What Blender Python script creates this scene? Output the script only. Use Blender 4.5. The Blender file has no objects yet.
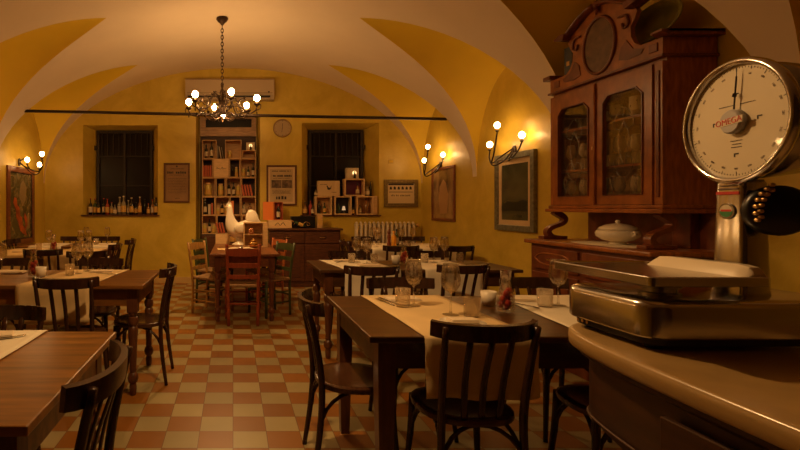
import bpy, bmesh, math, random
from mathutils import Vector, Matrix
R = math.radians
PI = math.pi
random.seed(7)
S = bpy.context.scene
COL = S.collection
# ------------------------------------------------------------------ camera, world, exposure
CH = 1.35
FPX = 477.0
cam = bpy.data.cameras.new('camera'); camo = bpy.data.objects.new('camera', cam); COL.objects.link(camo)
camo.location = (0, 0, CH); camo.rotation_euler = (R(90), 0, 0)
cam.sensor_width = 36; cam.lens = 36 * FPX / 800
cam.shift_x = (400 - 233) / 800; cam.shift_y = -(225 - 207) / 800
cam.clip_start = 0.05
S.camera = camo
w = bpy.data.worlds.new('world'); S.world = w; w.use_nodes = True
w.node_tree.nodes['Background'].inputs[0].default_value = (0.02, 0.012, 0.006, 1)
w.node_tree.nodes['Background'].inputs[1].default_value = 0.3
S.view_settings.view_transform = 'Standard'; S.view_settings.look = 'None'
S.view_settings.gamma = 1; S.view_settings.use_curve_mapping = False
S.view_settings.exposure = 0.0
S.cycles.max_bounces = 10; S.cycles.diffuse_bounces = 5; S.cycles.glossy_bounces = 4
S.cycles.transparent_max_bounces = 24; S.cycles.transmission_bounces = 6
S.cycles.caustics_reflective = False; S.cycles.caustics_refractive = False
S.cycles.sample_clamp_indirect = 3.0
BULB_COL = (1.0, 0.56, 0.21)
CHAND = 150.0      # emission strength of a chandelier bulb
SCON = 48.0        # emission strength of a wall lamp bulb
FRONT = 22.0       # bulb emission of the added chandelier out of view
DOWN = 85.0        # watts of the downward spot lamp under the chandelier
DOWNF = 95.0  # watts of the spot under the added chandelier

# ------------------------------------------------------------------ materials
MAT = {}
def nodes(name):
    m = bpy.data.materials.new(name); m.use_nodes = True
    nt = m.node_tree; return m, nt, nt.nodes['Principled BSDF']
def mat(name, col, rough=0.5, metal=0.0, spec=0.5, coat=0.0, emit=None, es=0, var=0.0, vscale=8.0, stretch=(1,1,1), bump=0.0, bscale=40.0):
    if name in MAT: return MAT[name]
    m, nt, b = nodes(name)
    b.inputs['Base Color'].default_value = (*col, 1); b.inputs['Roughness'].default_value = rough
    b.inputs['Metallic'].default_value = metal; b.inputs['Specular IOR Level'].default_value = spec
    b.inputs['Coat Weight'].default_value = coat; b.inputs['Coat Roughness'].default_value = 0.15
    if emit: b.inputs['Emission Color'].default_value = (*emit, 1); b.inputs['Emission Strength'].default_value = es
    if var or bump:
        tc = nt.nodes.new('ShaderNodeTexCoord'); mp = nt.nodes.new('ShaderNodeMapping')
        mp.inputs['Scale'].default_value = stretch
        nt.links.new(tc.outputs['Object'], mp.inputs[0])
    if var:
        n = nt.nodes.new('ShaderNodeTexNoise'); n.inputs['Scale'].default_value = vscale; n.inputs['Detail'].default_value = 5
        nt.links.new(mp.outputs[0], n.inputs['Vector'])
        r = nt.nodes.new('ShaderNodeValToRGB'); r.color_ramp.elements[0].position = .3; r.color_ramp.elements[1].position = .7
        r.color_ramp.elements[0].color = (*[c * (1 - var) for c in col], 1)
        r.color_ramp.elements[1].color = (*[min(1, c * (1 + var)) for c in col], 1)
        nt.links.new(n.outputs['Fac'], r.inputs[0]); nt.links.new(r.outputs[0], b.inputs['Base Color'])
    if bump:
        n2 = nt.nodes.new('ShaderNodeTexNoise'); n2.inputs['Scale'].default_value = bscale; n2.inputs['Detail'].default_value = 4
        nt.links.new(mp.outputs[0], n2.inputs['Vector'])
        bp = nt.nodes.new('ShaderNodeBump'); bp.inputs['Strength'].default_value = bump; bp.inputs['Distance'].default_value = .0012
        nt.links.new(n2.outputs['Fac'], bp.inputs['Height']); nt.links.new(bp.outputs[0], b.inputs['Normal'])
    MAT[name] = m; return m
def wood(name, c, rough=.35, stretch=(1.5, 14, 14), var=.35, coat=0.0):
    return mat(name, c, rough, var=var, vscale=5, stretch=stretch, bump=.15, bscale=18, coat=coat)
M_TABLE = wood('table_oak', (.20, .082, .016), .30, (.5, 4.5, 3), .55)
M_TABLED = wood('table_dark_oak', (.080, .033, .008), .34, (.5, 4.5, 3), .55)
M_TLEG = wood('turned_walnut', (.11, .038, .014), .35, (10, 10, 1.5))
M_CHAIR = wood('bentwood_brown', (.040, .015, .007), .25, (10, 10, 2))
M_CHAIR2 = wood('bentwood_seat', (.075, .030, .013), .22, (3, 12, 3))
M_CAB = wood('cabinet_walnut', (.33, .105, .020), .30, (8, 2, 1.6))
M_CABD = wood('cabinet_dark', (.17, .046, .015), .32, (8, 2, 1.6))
M_SIDE = wood('sideboard_wood', (.10, .034, .014), .4, (2, 8, 8))
M_CRATE = wood('pine_crate', (.60, .36, .15), .6, (2, 9, 9), .15)
M_CRATE2 = wood('pale_pine', (.72, .48, .23), .6, (2, 9, 9), .12)
M_BARW = wood('bar_front_wood', (.050, .017, .006), .4, (2, 2, 9))
M_RED = wood('red_painted_wood', (.33, .065, .022), .4, (9, 9, 2), .2)
M_YEL = wood('honey_wood', (.50, .27, .075), .4, (9, 9, 2), .2)
M_GRN = wood('green_painted_wood', (.060, .075, .022), .4, (9, 9, 2), .2)
M_ORG = wood('orange_painted_wood', (.48, .13, .035), .4, (9, 9, 2), .2)
M_RUSH = mat('rush', (.30, .17, .07), .8, var=.3, vscale=30, bump=.5, bscale=90)
M_IRON = mat('wrought_iron', (.045, .028, .018), .45, .6)
M_IRONB = mat('bronze_iron', (.060, .034, .018), .38, .7)
M_CHROME = mat('polished_steel', (.62, .60, .59), .18, 1.0, bump=.02, bscale=9)
M_CHROME2 = mat('brushed_steel', (.36, .34, .33), .26, 1.0)
M_BLACK = mat('black_plastic', (.008, .006, .005), .35)
M_DARK = mat('dark_recess', (.012, .007, .005), .6)
M_BRASS = mat('brass', (.75, .48, .20), .28, 1.0)
M_GOLD = mat('golden_pot', (.80, .48, .18), .15, 1.0)
M_DIAL = mat('dial_face', (.66, .57, .42), .4, coat=.8); M_DIAL.node_tree.nodes['Principled BSDF'].inputs['Coat Roughness'].default_value = .03
M_INK = mat('ink', (.035, .02, .015), .6)
M_REDINK = mat('red_ink', (.55, .035, .02), .5)
M_GREENINK = mat('green_ink', (.05, .22, .07), .5)
M_CREAM = mat('cream_enamel', (.78, .66, .48), .22, coat=.4)
M_CERAM = mat('white_ceramic', (.80, .72, .58), .25, coat=.4)
M_WHITE = mat('white_paint', (.70, .60, .46), .45)
M_CLOTHB = mat('beige_linen', (.74, .55, .28), .85, var=.06, vscale=6, bump=.25, bscale=160)
M_CLOTHW = mat('white_linen', (.84, .76, .60), .85, var=.05, vscale=6, bump=.25, bscale=160)
M_NAP = mat('napkin_cloth', (.80, .66, .47), .8, bump=.2, bscale=120)
M_PAPER = mat('aged_paper', (.50, .36, .19), .75, var=.08, vscale=9)
M_PAPERB = mat('brown_paper', (.30, .17, .075), .75, var=.1, vscale=5)
M_MATB = mat('cream_mount', (.66, .48, .27), .7)
M_FRAMEB = wood('brown_frame', (.13, .05, .02), .35)
M_FRAMER = wood('red_brown_frame', (.20, .06, .02), .35)
M_FRAMEG = mat('silvered_frame', (.20, .19, .13), .4, .35, var=.3, vscale=30)
M_FRAMEO = mat('olive_gilt_frame', (.22, .15, .05), .4, .4, var=.3, vscale=30)
M_STEELC = mat('cutlery_steel', (.6, .55, .48), .2, 1.0)
M_RAD = mat('radiator_enamel', (.62, .52, .38), .4)
M_AC = mat('air_unit_casing', (.44, .33, .21), .5)
M_FRUIT = mat('strawberry_red', (.60, .035, .02), .4)
M_ORBOX = mat('orange_card', (.85, .23, .04), .5)
M_STONE = mat('counter_stone', (.38, .24, .09), .30, var=.10, vscale=14, coat=.25)
M_PLATTER = mat('green_glazed', (.24, .23, .07), .35, var=.25, vscale=6)
M_BLUEBOX = mat('slate_box', (.045, .05, .055), .5)
M_PURPLE = mat('purple_card', (.13, .015, .07), .5)
M_OILY = mat('golden_oil', (.80, .36, .03), .25)
M_PEP = wood('mill_wood', (.16, .04, .015), .3)
M_BOTD = mat('dark_bottle_glass', (.012, .012, .007), .08, coat=.5)
M_BOTG = mat('green_bottle_glass', (.03, .06, .02), .08, coat=.5)
M_BOTC = mat('pale_bottle_glass', (.30, .25, .16), .1, coat=.5)
M_BOTA = mat('amber_bottle_glass', (.22, .09, .02), .1, coat=.5)
M_JAR = mat('yellow_jar', (.55, .42, .08), .3, coat=.4)
M_LAB = mat('bottle_label', (.62, .50, .33), .6)
M_LABO = mat('ochre_label', (.62, .36, .08), .6)
M_CAPR = mat('red_foil', (.42, .05, .03), .35)
M_BOOKR = mat('red_book', (.50, .10, .035), .6)
M_BOOKG = mat('grey_book', (.28, .22, .15), .6)
M_WINGL = mat('night_window_glass', (.015, .009, .005), .3, spec=.15)
M_WFRAME = wood('dark_window_wood', (.020, .010, .005), .55)
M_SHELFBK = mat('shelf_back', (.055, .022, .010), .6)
M_DOORW = wood('lintel_wood', (.34, .19, .08), .5)

def glass_mat(name, tint=(.97, .93, .86), diff=.03, rough=.03):
    m = bpy.data.materials.new(name); m.use_nodes = True; nt = m.node_tree; nt.nodes.clear()
    out = nt.nodes.new('ShaderNodeOutputMaterial'); tr = nt.nodes.new('ShaderNodeBsdfTransparent')
    tr.inputs[0].default_value = (*tint, 1)
    gl = nt.nodes.new('ShaderNodeBsdfGlossy'); gl.inputs['Roughness'].default_value = rough
    di = nt.nodes.new('ShaderNodeBsdfDiffuse'); di.inputs[0].default_value = (.9, .82, .68, 1)
    mx0 = nt.nodes.new('ShaderNodeMixShader'); mx0.inputs[0].default_value = diff
    nt.links.new(tr.outputs[0], mx0.inputs[1]); nt.links.new(di.outputs[0], mx0.inputs[2])
    lw = nt.nodes.new('ShaderNodeLayerWeight'); lw.inputs[0].default_value = .5
    pw = nt.nodes.new('ShaderNodeMath'); pw.operation = 'POWER'; pw.inputs[1].default_value = 3.0
    nt.links.new(lw.outputs['Facing'], pw.inputs[0])
    fr = nt.nodes.new('ShaderNodeMath'); fr.operation = 'MULTIPLY_ADD'; fr.inputs[1].default_value = .8; fr.inputs[2].default_value = .06
    nt.links.new(pw.outputs[0], fr.inputs[0])
    mx = nt.nodes.new('ShaderNodeMixShader')
    nt.links.new(fr.outputs[0], mx.inputs[0]); nt.links.new(mx0.outputs[0], mx.inputs[1]); nt.links.new(gl.outputs[0], mx.inputs[2])
    nt.links.new(mx.outputs[0], out.inputs[0]); MAT[name] = m; return m
def real_glass():
    m = bpy.data.materials.new('clear_glass'); m.use_nodes = True; nt = m.node_tree; nt.nodes.clear()
    out = nt.nodes.new('ShaderNodeOutputMaterial'); tr = nt.nodes.new('ShaderNodeBsdfTransparent'); tr.inputs[0].default_value = (.98, .96, .92, 1)
    g = nt.nodes.new('ShaderNodeBsdfGlass'); g.inputs['IOR'].default_value = 1.47; g.inputs['Roughness'].default_value = 0.0; g.inputs['Color'].default_value = (1, .98, .95, 1)
    mx = nt.nodes.new('ShaderNodeMixShader'); mx.inputs[0].default_value = .36
    nt.links.new(tr.outputs[0], mx.inputs[1]); nt.links.new(g.outputs[0], mx.inputs[2])
    di = nt.nodes.new('ShaderNodeBsdfDiffuse'); di.inputs[0].default_value = (.9, .82, .68, 1)
    m2 = nt.nodes.new('ShaderNodeMixShader'); m2.inputs[0].default_value = .008
    nt.links.new(mx.outputs[0], m2.inputs[1]); nt.links.new(di.outputs[0], m2.inputs[2]); nt.links.new(m2.outputs[0], out.inputs[0])
    MAT['clear_glass'] = m; return m
M_GLASS = real_glass()
M_GLASSW = glass_mat('glass_in_cabinet', diff=.42)
M_PANE = glass_mat('cabinet_pane', (.98, .95, .88), .012, .02)
M_ETCH = glass_mat('etched_glass', (.9, .85, .75), .16, .3)
def bulb_mat(name, s):
    m = bpy.data.materials.new(name); m.use_nodes = True; nt = m.node_tree; nt.nodes.clear()
    out = nt.nodes.new('ShaderNodeOutputMaterial'); e = nt.nodes.new('ShaderNodeEmission')
    e.inputs[0].default_value = (*BULB_COL, 1); e.inputs[1].default_value = s
    nt.links.new(e.outputs[0], out.inputs[0]); return m
M_BULB = bulb_mat('chandelier_bulb_glow', CHAND); M_BULBS = bulb_mat('wall_lamp_bulb_glow', SCON)
M_BULBF = bulb_mat('added_bulb_glow', FRONT); M_BULBL = bulb_mat('small_lantern_glow', 2.2)

def stucco(name, c1, c2, rough=.55):
    m, nt, b = nodes(name)
    tc = nt.nodes.new('ShaderNodeTexCoord')
    n = nt.nodes.new('ShaderNodeTexNoise'); n.inputs['Scale'].default_value = 1.6; n.inputs['Detail'].default_value = 7; n.inputs['Roughness'].default_value = .65
    n.inputs['Distortion'].default_value = .6
    nt.links.new(tc.outputs['Object'], n.inputs['Vector'])
    r = nt.nodes.new('ShaderNodeValToRGB'); r.color_ramp.elements[0].position = .3; r.color_ramp.elements[1].position = .72
    r.color_ramp.elements[0].color = (*c1, 1); r.color_ramp.elements[1].color = (*c2, 1)
    nt.links.new(n.outputs['Fac'], r.inputs[0]); nt.links.new(r.outputs[0], b.inputs['Base Color'])
    b.inputs['Roughness'].default_value = rough
    bp = nt.nodes.new('ShaderNodeBump'); bp.inputs['Strength'].default_value = .3; bp.inputs['Distance'].default_value = .012
    n2 = nt.nodes.new('ShaderNodeTexNoise'); n2.inputs['Scale'].default_value = 9; n2.inputs['Detail'].default_value = 6
    nt.links.new(tc.outputs['Object'], n2.inputs['Vector'])
    nt.links.new(n2.outputs['Fac'], bp.inputs['Height']); nt.links.new(bp.outputs[0], b.inputs['Normal'])
    MAT[name] = m; return m
M_WALL = stucco('golden_stucco', (.50, .335, .030), (.72, .52, .08), .40)
M_LUN = mat('yellow_lunette_paint', (.76, .52, .028), .7, var=.04, vscale=2)
M_CEIL = mat('vault_plaster', (.80, .66, .50), .7, var=.03, vscale=2)
def floor_mat():
    m, nt, b = nodes('cement_tiles')
    tc = nt.nodes.new('ShaderNodeTexCoord'); mp = nt.nodes.new('ShaderNodeMapping')
    mp.inputs['Location'].default_value = (0, -.072 / .2, .5); mp.inputs['Scale'].default_value = (5, 5, 0)
    nt.links.new(tc.outputs['Object'], mp.inputs[0])
    ck = nt.nodes.new('ShaderNodeTexChecker'); ck.inputs['Scale'].default_value = 1
    nt.links.new(mp.outputs[0], ck.inputs['Vector'])
    n = nt.nodes.new('ShaderNodeTexNoise'); n.inputs['Scale'].default_value = 3; n.inputs['Detail'].default_value = 4
    nt.links.new(tc.outputs['Object'], n.inputs['Vector'])
    def rp(a, c):
        r = nt.nodes.new('ShaderNodeValToRGB'); r.color_ramp.elements[0].color = (*a, 1); r.color_ramp.elements[1].color = (*c, 1)
        r.color_ramp.elements[0].position = .3; r.color_ramp.elements[1].position = .7
        nt.links.new(n.outputs['Fac'], r.inputs[0]); return r
    # each tile its own shade
    fl = nt.nodes.new('ShaderNodeVectorMath'); fl.operation = 'FLOOR'; nt.links.new(mp.outputs[0], fl.inputs[0])
    wn = nt.nodes.new('ShaderNodeTexWhiteNoise'); wn.noise_dimensions = '3D'; nt.links.new(fl.outputs[0], wn.inputs['Vector'])
    mr = nt.nodes.new('ShaderNodeMapRange'); mr.inputs['To Min'].default_value = .86; mr.inputs['To Max'].default_value = 1.1
    nt.links.new(wn.outputs['Value'], mr.inputs['Value'])
    a = rp((.35, .285, .14), (.40, .325, .16)); c = rp((.27, .105, .015), (.31, .125, .02))
    nt.links.new(a.outputs[0], ck.inputs['Color1']); nt.links.new(c.outputs[0], ck.inputs['Color2'])
    # grout lines
    fr = nt.nodes.new('ShaderNodeVectorMath'); fr.operation = 'FRACTION'; nt.links.new(mp.outputs[0], fr.inputs[0])
    sp = nt.nodes.new('ShaderNodeSeparateXYZ'); nt.links.new(fr.outputs[0], sp.inputs[0])
    def edge(o):
        s = nt.nodes.new('ShaderNodeMath'); s.operation = 'SUBTRACT'; s.inputs[1].default_value = .5; nt.links.new(o, s.inputs[0])
        ab = nt.nodes.new('ShaderNodeMath'); ab.operation = 'ABSOLUTE'; nt.links.new(s.outputs[0], ab.inputs[0])
        g = nt.nodes.new('ShaderNodeMath'); g.operation = 'GREATER_THAN'; g.inputs[1].default_value = .49; nt.links.new(ab.outputs[0], g.inputs[0]); return g
    mx_ = nt.nodes.new('ShaderNodeMath'); mx_.operation = 'MAXIMUM'
    nt.links.new(edge(sp.outputs[0]).outputs[0], mx_.inputs[0]); nt.links.new(edge(sp.outputs[1]).outputs[0], mx_.inputs[1])
    vm = nt.nodes.new('ShaderNodeVectorMath'); vm.operation = 'SCALE'
    nt.links.new(ck.outputs['Color'], vm.inputs[0]); nt.links.new(mr.outputs[0], vm.inputs['Scale'])
    mix = nt.nodes.new('ShaderNodeMix'); mix.data_type = 'RGBA'; mix.inputs['B'].default_value = (.16, .075, .025, 1)
    nt.links.new(mx_.outputs[0], mix.inputs['Factor']); nt.links.new(vm.outputs[0], mix.inputs['A'])
    nt.links.new(mix.outputs['Result'], b.inputs['Base Color'])
    b.inputs['Roughness'].default_value = .38; b.inputs['Specular IOR Level'].default_value = .35
    return m
M_FLOOR = floor_mat()
def art_mat(name, cols, scale, dist=1.5, seed=0, rough=.25):
    m, nt, b = nodes(name)
    tc = nt.nodes.new('ShaderNodeTexCoord'); mp = nt.nodes.new('ShaderNodeMapping'); mp.inputs['Location'].default_value = (seed, seed, seed)
    nt.links.new(tc.outputs['Object'], mp.inputs[0])
    n = nt.nodes.new('ShaderNodeTexNoise'); n.inputs['Scale'].default_value = scale; n.inputs['Distortion'].default_value = dist; n.inputs['Detail'].default_value = 3
    nt.links.new(mp.outputs[0], n.inputs['Vector'])
    r = nt.nodes.new('ShaderNodeValToRGB'); e = r.color_ramp.elements
    while len(e) < len(cols): e.new(.5)
    for i, c in enumerate(cols):
        e[i].position = .32 + .36 * i / max(1, len(cols) - 1); e[i].color = (*c, 1)
    nt.links.new(n.outputs['Fac'], r.inputs[0]); nt.links.new(r.outputs[0], b.inputs['Base Color']); b.inputs['Roughness'].default_value = rough
    b.inputs['Coat Weight'].default_value = .6; b.inputs['Coat Roughness'].default_value = .05
    return m
M_ARTL = art_mat('abstract_dark_paint', [(.03, .03, .02), (.05, .05, .03), (.10, .09, .05), (.22, .16, .08), (.06, .05, .03)], 3.2, 2.5, 3)
M_ARTR = art_mat('dark_landscape_paint', [(.05, .065, .035), (.04, .05, .03), (.09, .09, .045), (.05, .055, .03)], 1.6, .3, 7)
M_ARTM = art_mat('pale_drawing', [(.10, .06, .03), (.30, .17, .08), (.42, .26, .12), (.22, .13, .06)], 2.2, 1.2, 11)
M_ARTE = mat('orange_paint', (.46, .09, .02), .4, var=.5, vscale=9)

# ------------------------------------------------------------------ mesh helpers
def obj(name, bm, m=None, parent=None, smooth=False, loc=None):
    me = bpy.data.meshes.new(name)
    bmesh.ops.recalc_face_normals(bm, faces=bm.faces[:])
    bm.to_mesh(me); bm.free()
    o = bpy.data.objects.new(name, me); COL.objects.link(o)
    if m:
        for x in (m if isinstance(m, (list, tuple)) else [m]): me.materials.append(x)
    if parent: o.parent = parent
    if loc: o.location = loc
    if smooth: me.polygons.foreach_set('use_smooth', [True] * len(me.polygons))
    return o
def smooth_angle(o, a=35):
    o.data.polygons.foreach_set('use_smooth', [True] * len(o.data.polygons))
    try: o.data.set_sharp_from_angle(angle=R(a))
    except Exception: pass
    return o
def thing(name, label, cat, loc=(0, 0, 0), rotz=0, group=None):
    o = bpy.data.objects.new(name, None); COL.objects.link(o); o.empty_display_size = .05
    o.location = loc; o.rotation_euler = (0, 0, rotz); o['label'] = label; o['category'] = cat
    if group: o['group'] = group
    return o
def tag(o, label, cat, group=None):
    o['label'] = label; o['category'] = cat
    if group: o['group'] = group
    return o
def struct(o): o['kind'] = 'structure'; return o
def dup(root, loc, rotz=0, label=None, group=None, scale=None):
    r = root.copy(); COL.objects.link(r); r.location = loc; r.rotation_euler = (0, 0, rotz)
    if scale: r.scale = (scale,) * 3
    if label: r['label'] = label
    if group: r['group'] = group
    for ch in list(root.children):
        c = ch.copy(); COL.objects.link(c); c.parent = r
        for g in ch.children:
            d = g.copy(); COL.objects.link(d); d.parent = c
    return r
def box(bm, x0, x1, y0, y1, z0, z1, bev=0.0, seg=2, mi=0):
    vs = [bm.verts.new((x, y, z)) for x in (x0, x1) for y in (y0, y1) for z in (z0, z1)]
    fs = []
    for f in ((0, 1, 3, 2), (4, 6, 7, 5), (0, 4, 5, 1), (2, 3, 7, 6), (0, 2, 6, 4), (1, 5, 7, 3)):
        fc = bm.faces.new([vs[i] for i in f]); fc.material_index = mi; fs.append(fc)
    if bev > 0:
        es = list({e for f in fs for e in f.edges})
        bmesh.ops.bevel(bm, geom=es, offset=bev, segments=seg, affect='EDGES', profile=.5)
    return fs
def B(*a, **k):
    bm = bmesh.new(); box(bm, *a, **k); return bm
def prism(bm, pts, z0, z1, axis='z', mi=0):
    """extrude a 2D outline. axis z: pts=(x,y); axis y: pts=(x,z) from y=z0..z1; axis x: pts=(y,z)"""
    def P(p, t):
        return (p[0], p[1], t) if axis == 'z' else (p[0], t, p[1]) if axis == 'y' else (t, p[0], p[1])
    a = [bm.verts.new(P(p, z0)) for p in pts]; b = [bm.verts.new(P(p, z1)) for p in pts]
    n = len(pts); bm.faces.new(a).material_index = mi; bm.faces.new(b[::-1]).material_index = mi
    for i in range(n):
        bm.faces.new([a[i], b[i], b[(i + 1) % n], a[(i + 1) % n]]).material_index = mi
def lathe(bm, prof, n=20, c=(0, 0, 0), mi=0, cap=True):
    rings = []
    for r, z in prof:
        if r < 1e-5: rings.append([bm.verts.new((c[0], c[1], c[2] + z))])
        else: rings.append([bm.verts.new((c[0] + r * math.cos(2 * PI * i / n), c[1] + r * math.sin(2 * PI * i / n), c[2] + z)) for i in range(n)])
    for k in range(len(rings) - 1):
        a, b = rings[k], rings[k + 1]
        for i in range(n):
            j = (i + 1) % n
            if len(a) == 1 and len(b) == 1: continue
            if len(a) == 1: f = bm.faces.new([a[0], b[i], b[j]])
            elif len(b) == 1: f = bm.faces.new([a[i], a[j], b[0]])
            else: f = bm.faces.new([a[i], a[j], b[j], b[i]])
            f.material_index = mi
    if cap:
        for rg in (rings[0], rings[-1]):
            if len(rg) > 2: bm.faces.new(rg).material_index = mi
def cr(pts, n=6):
    """Catmull-Rom through points"""
    P = [Vector(p) for p in pts]; P = [2 * P[0] - P[1]] + P + [2 * P[-1] - P[-2]]; out = []
    for i in range(1, len(P) - 2):
        for k in range(n):
            t = k / n
            out.append(.5 * ((2 * P[i]) + (-P[i - 1] + P[i + 1]) * t + (2 * P[i - 1] - 5 * P[i] + 4 * P[i + 1] - P[i + 2]) * t * t + (-P[i - 1] + 3 * P[i] - 3 * P[i + 1] + P[i + 2]) * t ** 3))
    out.append(P[-2]); return out
def tube(bm, pts, r, n=8, smooth=0, flat=None, up=Vector((0, 0, 1)), closed=False, mi=0):
    """r: radius or list; flat=(a,b) elliptical half-axes (side, up)"""
    if smooth: pts = cr(pts, smooth)
    P = [Vector(p) for p in pts]; N = len(P); rings = []
    prev = None
    for i in range(N):
        if closed: t = (P[(i + 1) % N] - P[i - 1])
        else: t = P[min(i + 1, N - 1)] - P[max(i - 1, 0)]
        t.normalize()
        if prev is None:
            u = up if abs(t.dot(up)) < .95 else Vector((0, 1, 0))
            s = t.cross(u).normalized()
        else:
            s = (prev - t * prev.dot(t)).normalized()
        prev = s; v = s.cross(t).normalized()
        if isinstance(r, (list, tuple)):
            f = i / (N - 1) * (len(r) - 1); k = min(int(f), len(r) - 2); rr = r[k] + (r[k + 1] - r[k]) * (f - k)
        else: rr = r
        a, b = (rr, rr) if not flat else flat
        rings.append([bm.verts.new(P[i] + s * (a * math.cos(2 * PI * j / n)) + v * (b * math.sin(2 * PI * j / n))) for j in range(n)])
    m = N if closed else N - 1
    for k in range(m):
        A, Bq = rings[k], rings[(k + 1) % N]
        for j in range(n):
            bm.faces.new([A[j], A[(j + 1) % n], Bq[(j + 1) % n], Bq[j]]).material_index = mi
    if not closed:
        bm.faces.new(rings[0]).material_index = mi; bm.faces.new(rings[-1][::-1]).material_index = mi
def bar(bm, p, q, w, h, mi=0):
    """rectangular bar from p to q, w = width across (x-ish), h = thickness"""
    p, q = Vector(p), Vector(q); t = (q - p).normalized()
    u = Vector((0, 0, 1)) if abs(t.z) < .9 else Vector((0, 1, 0))
    s = t.cross(u).normalized(); v = s.cross(t).normalized()
    a = [bm.verts.new(e + s * (sx * w / 2) + v * (sy * h / 2)) for e in (p, q) for sx, sy in ((-1, -1), (1, -1), (1, 1), (-1, 1))]
    for f in ((0, 1, 2, 3), (7, 6, 5, 4), (0, 4, 5, 1), (1, 5, 6, 2), (2, 6, 7, 3), (3, 7, 4, 0)):
        bm.faces.new([a[i] for i in f]).material_index = mi
def ball(bm, c, r, seg=10, rings=7, sc=(1, 1, 1), mi=0):
    prof = [(r * math.sin(PI * k / rings), -r * math.cos(PI * k / rings)) for k in range(rings + 1)]
    b0 = len(bm.verts); n0 = len(bm.verts)
    vs0 = set(bm.verts)
    lathe(bm, [(0, prof[0][1])] + prof[1:-1] + [(0, prof[-1][1])], seg, (0, 0, 0), mi, cap=False)
    for v in bm.verts:
        if v not in vs0: v.co = Vector((v.co.x * sc[0] + c[0], v.co.y * sc[1] + c[1], v.co.z * sc[2] + c[2]))
def disc_outline(rx, ry, n=28, p=2.0):
    o = []
    for i in range(n):
        a = 2 * PI * i / n; c, s = math.cos(a), math.sin(a)
        o.append((rx * abs(c) ** (2 / p) * (1 if c >= 0 else -1), ry * abs(s) ** (2 / p) * (1 if s >= 0 else -1)))
    return o
def loft(bm, rings, cap=True, mi=0):
    V = [[bm.verts.new(p) for p in r] for r in rings]; n = len(V[0])
    for k in range(len(V) - 1):
        for i in range(n):
            bm.faces.new([V[k][i], V[k][(i + 1) % n], V[k + 1][(i + 1) % n], V[k + 1][i]]).material_index = mi
    if cap: bm.faces.new(V[0][::-1]).material_index = mi; bm.faces.new(V[-1]).material_index = mi
def text_mesh(s, size, mt, parent, matrix, name='lettering', ext=.0004):
    cu = bpy.data.curves.new('lettering', 'FONT'); cu.body = s; cu.size = size; cu.extrude = ext; cu.align_x = 'CENTER'; cu.align_y = 'CENTER'
    to = bpy.data.objects.new('tmp', cu); COL.objects.link(to)
    me = bpy.data.meshes.new_from_object(to); bpy.data.objects.remove(to)
    o = bpy.data.objects.new(name, me); COL.objects.link(o); me.materials.append(mt); o.parent = parent; o.matrix_local = matrix
    return o

# ------------------------------------------------------------------ the room
XW, YB, YR = 3.34, 8.46, -2.76
SP, BH = 1.77, 2.04
PITCH = (YB - YR) / 6
HW = PITCH / 2 - .055
def barrel(x): return BH * math.sqrt(max(0, 1 - (x / XW) ** 2))
def Xo(v):
    v = abs(v); return 1.50 + (XW - 1.50) * (.62 * v + .38 * math.sin(PI / 2 * v ** 2.2))
def build_ceiling():
    bw, bl = bmesh.new(), bmesh.new()
    NV = 36
    ts = [math.sin(-PI / 2 + PI * k / NV) for k in range(NV + 1)]
    ys, xo = [], []
    for b in range(6):
        c = YB - PITCH * (b + .5)
        ys.append(c + PITCH / 2); xo.append(XW)
        for v in reversed(ts): ys.append(c + v * HW); xo.append(Xo(v))
    ys.append(YR); xo.append(XW)
    NX = 56; rows = []
    for y, x in zip(ys, xo):
        a = math.asin(min(1, x / XW)); rows.append([bw.verts.new((XW * math.sin(a * (2 * i / NX - 1)), y, SP + BH * math.cos(a * (2 * i / NX - 1)))) for i in range(NX + 1)])
    for r0, r1 in zip(rows, rows[1:]):
        for i in range(NX):
            try: bw.faces.new([r0[i], r0[i + 1], r1[i + 1], r1[i]])
            except Exception: pass
    for b in range(6):
        c = YB - PITCH * (b + .5)
        for sgn in (-1, 1):
            NU = 14; g = []
            for v in ts:
                s = math.sqrt(max(0, 1 - v * v)); x1 = Xo(v); row = []
                for k in range(NU + 1):
                    u = k / NU; x = XW + (x1 - XW) * u; hw = 1.32 * s
                    row.append(bl.verts.new((sgn * x, c + v * HW, SP + hw + (barrel(x1) - hw) * (1 - (1 - u) ** 1.7))))
                g.append(row)
            for r0, r1 in zip(g, g[1:]):
                for k in range(NU): bl.faces.new([r0[k], r0[k + 1], r1[k + 1], r1[k]])
    bmesh.ops.remove_doubles(bw, verts=bw.verts[:], dist=1e-5); bmesh.ops.remove_doubles(bl, verts=bl.verts[:], dist=1e-5)
    a = obj('ceiling', bw, M_CEIL, smooth=True); struct(a)
    b_ = obj('ceiling_lunettes', bl, M_LUN, smooth=True); struct(b_)
build_ceiling()
struct(obj('floor', B(-XW - .2, XW + .2, YR - .2, YB + .5, -.12, 0), M_FLOOR))
struct(obj('wall_left', B(-XW - .25, -XW, YR - .2, YB + .5, 0, 4.0), M_WALL))
struct(obj('wall_right', B(XW, XW + .25, YR - .2, YB + .5, 0, 4.0), M_WALL))
struct(obj('wall_front', B(-XW, XW, YR - .2, YR, 0, 4.0), wood('shaded_front_wall', (.07, .028, .010), .5)))  # unseen wall, coloured dark so the steel scale reflects a dim room
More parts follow.
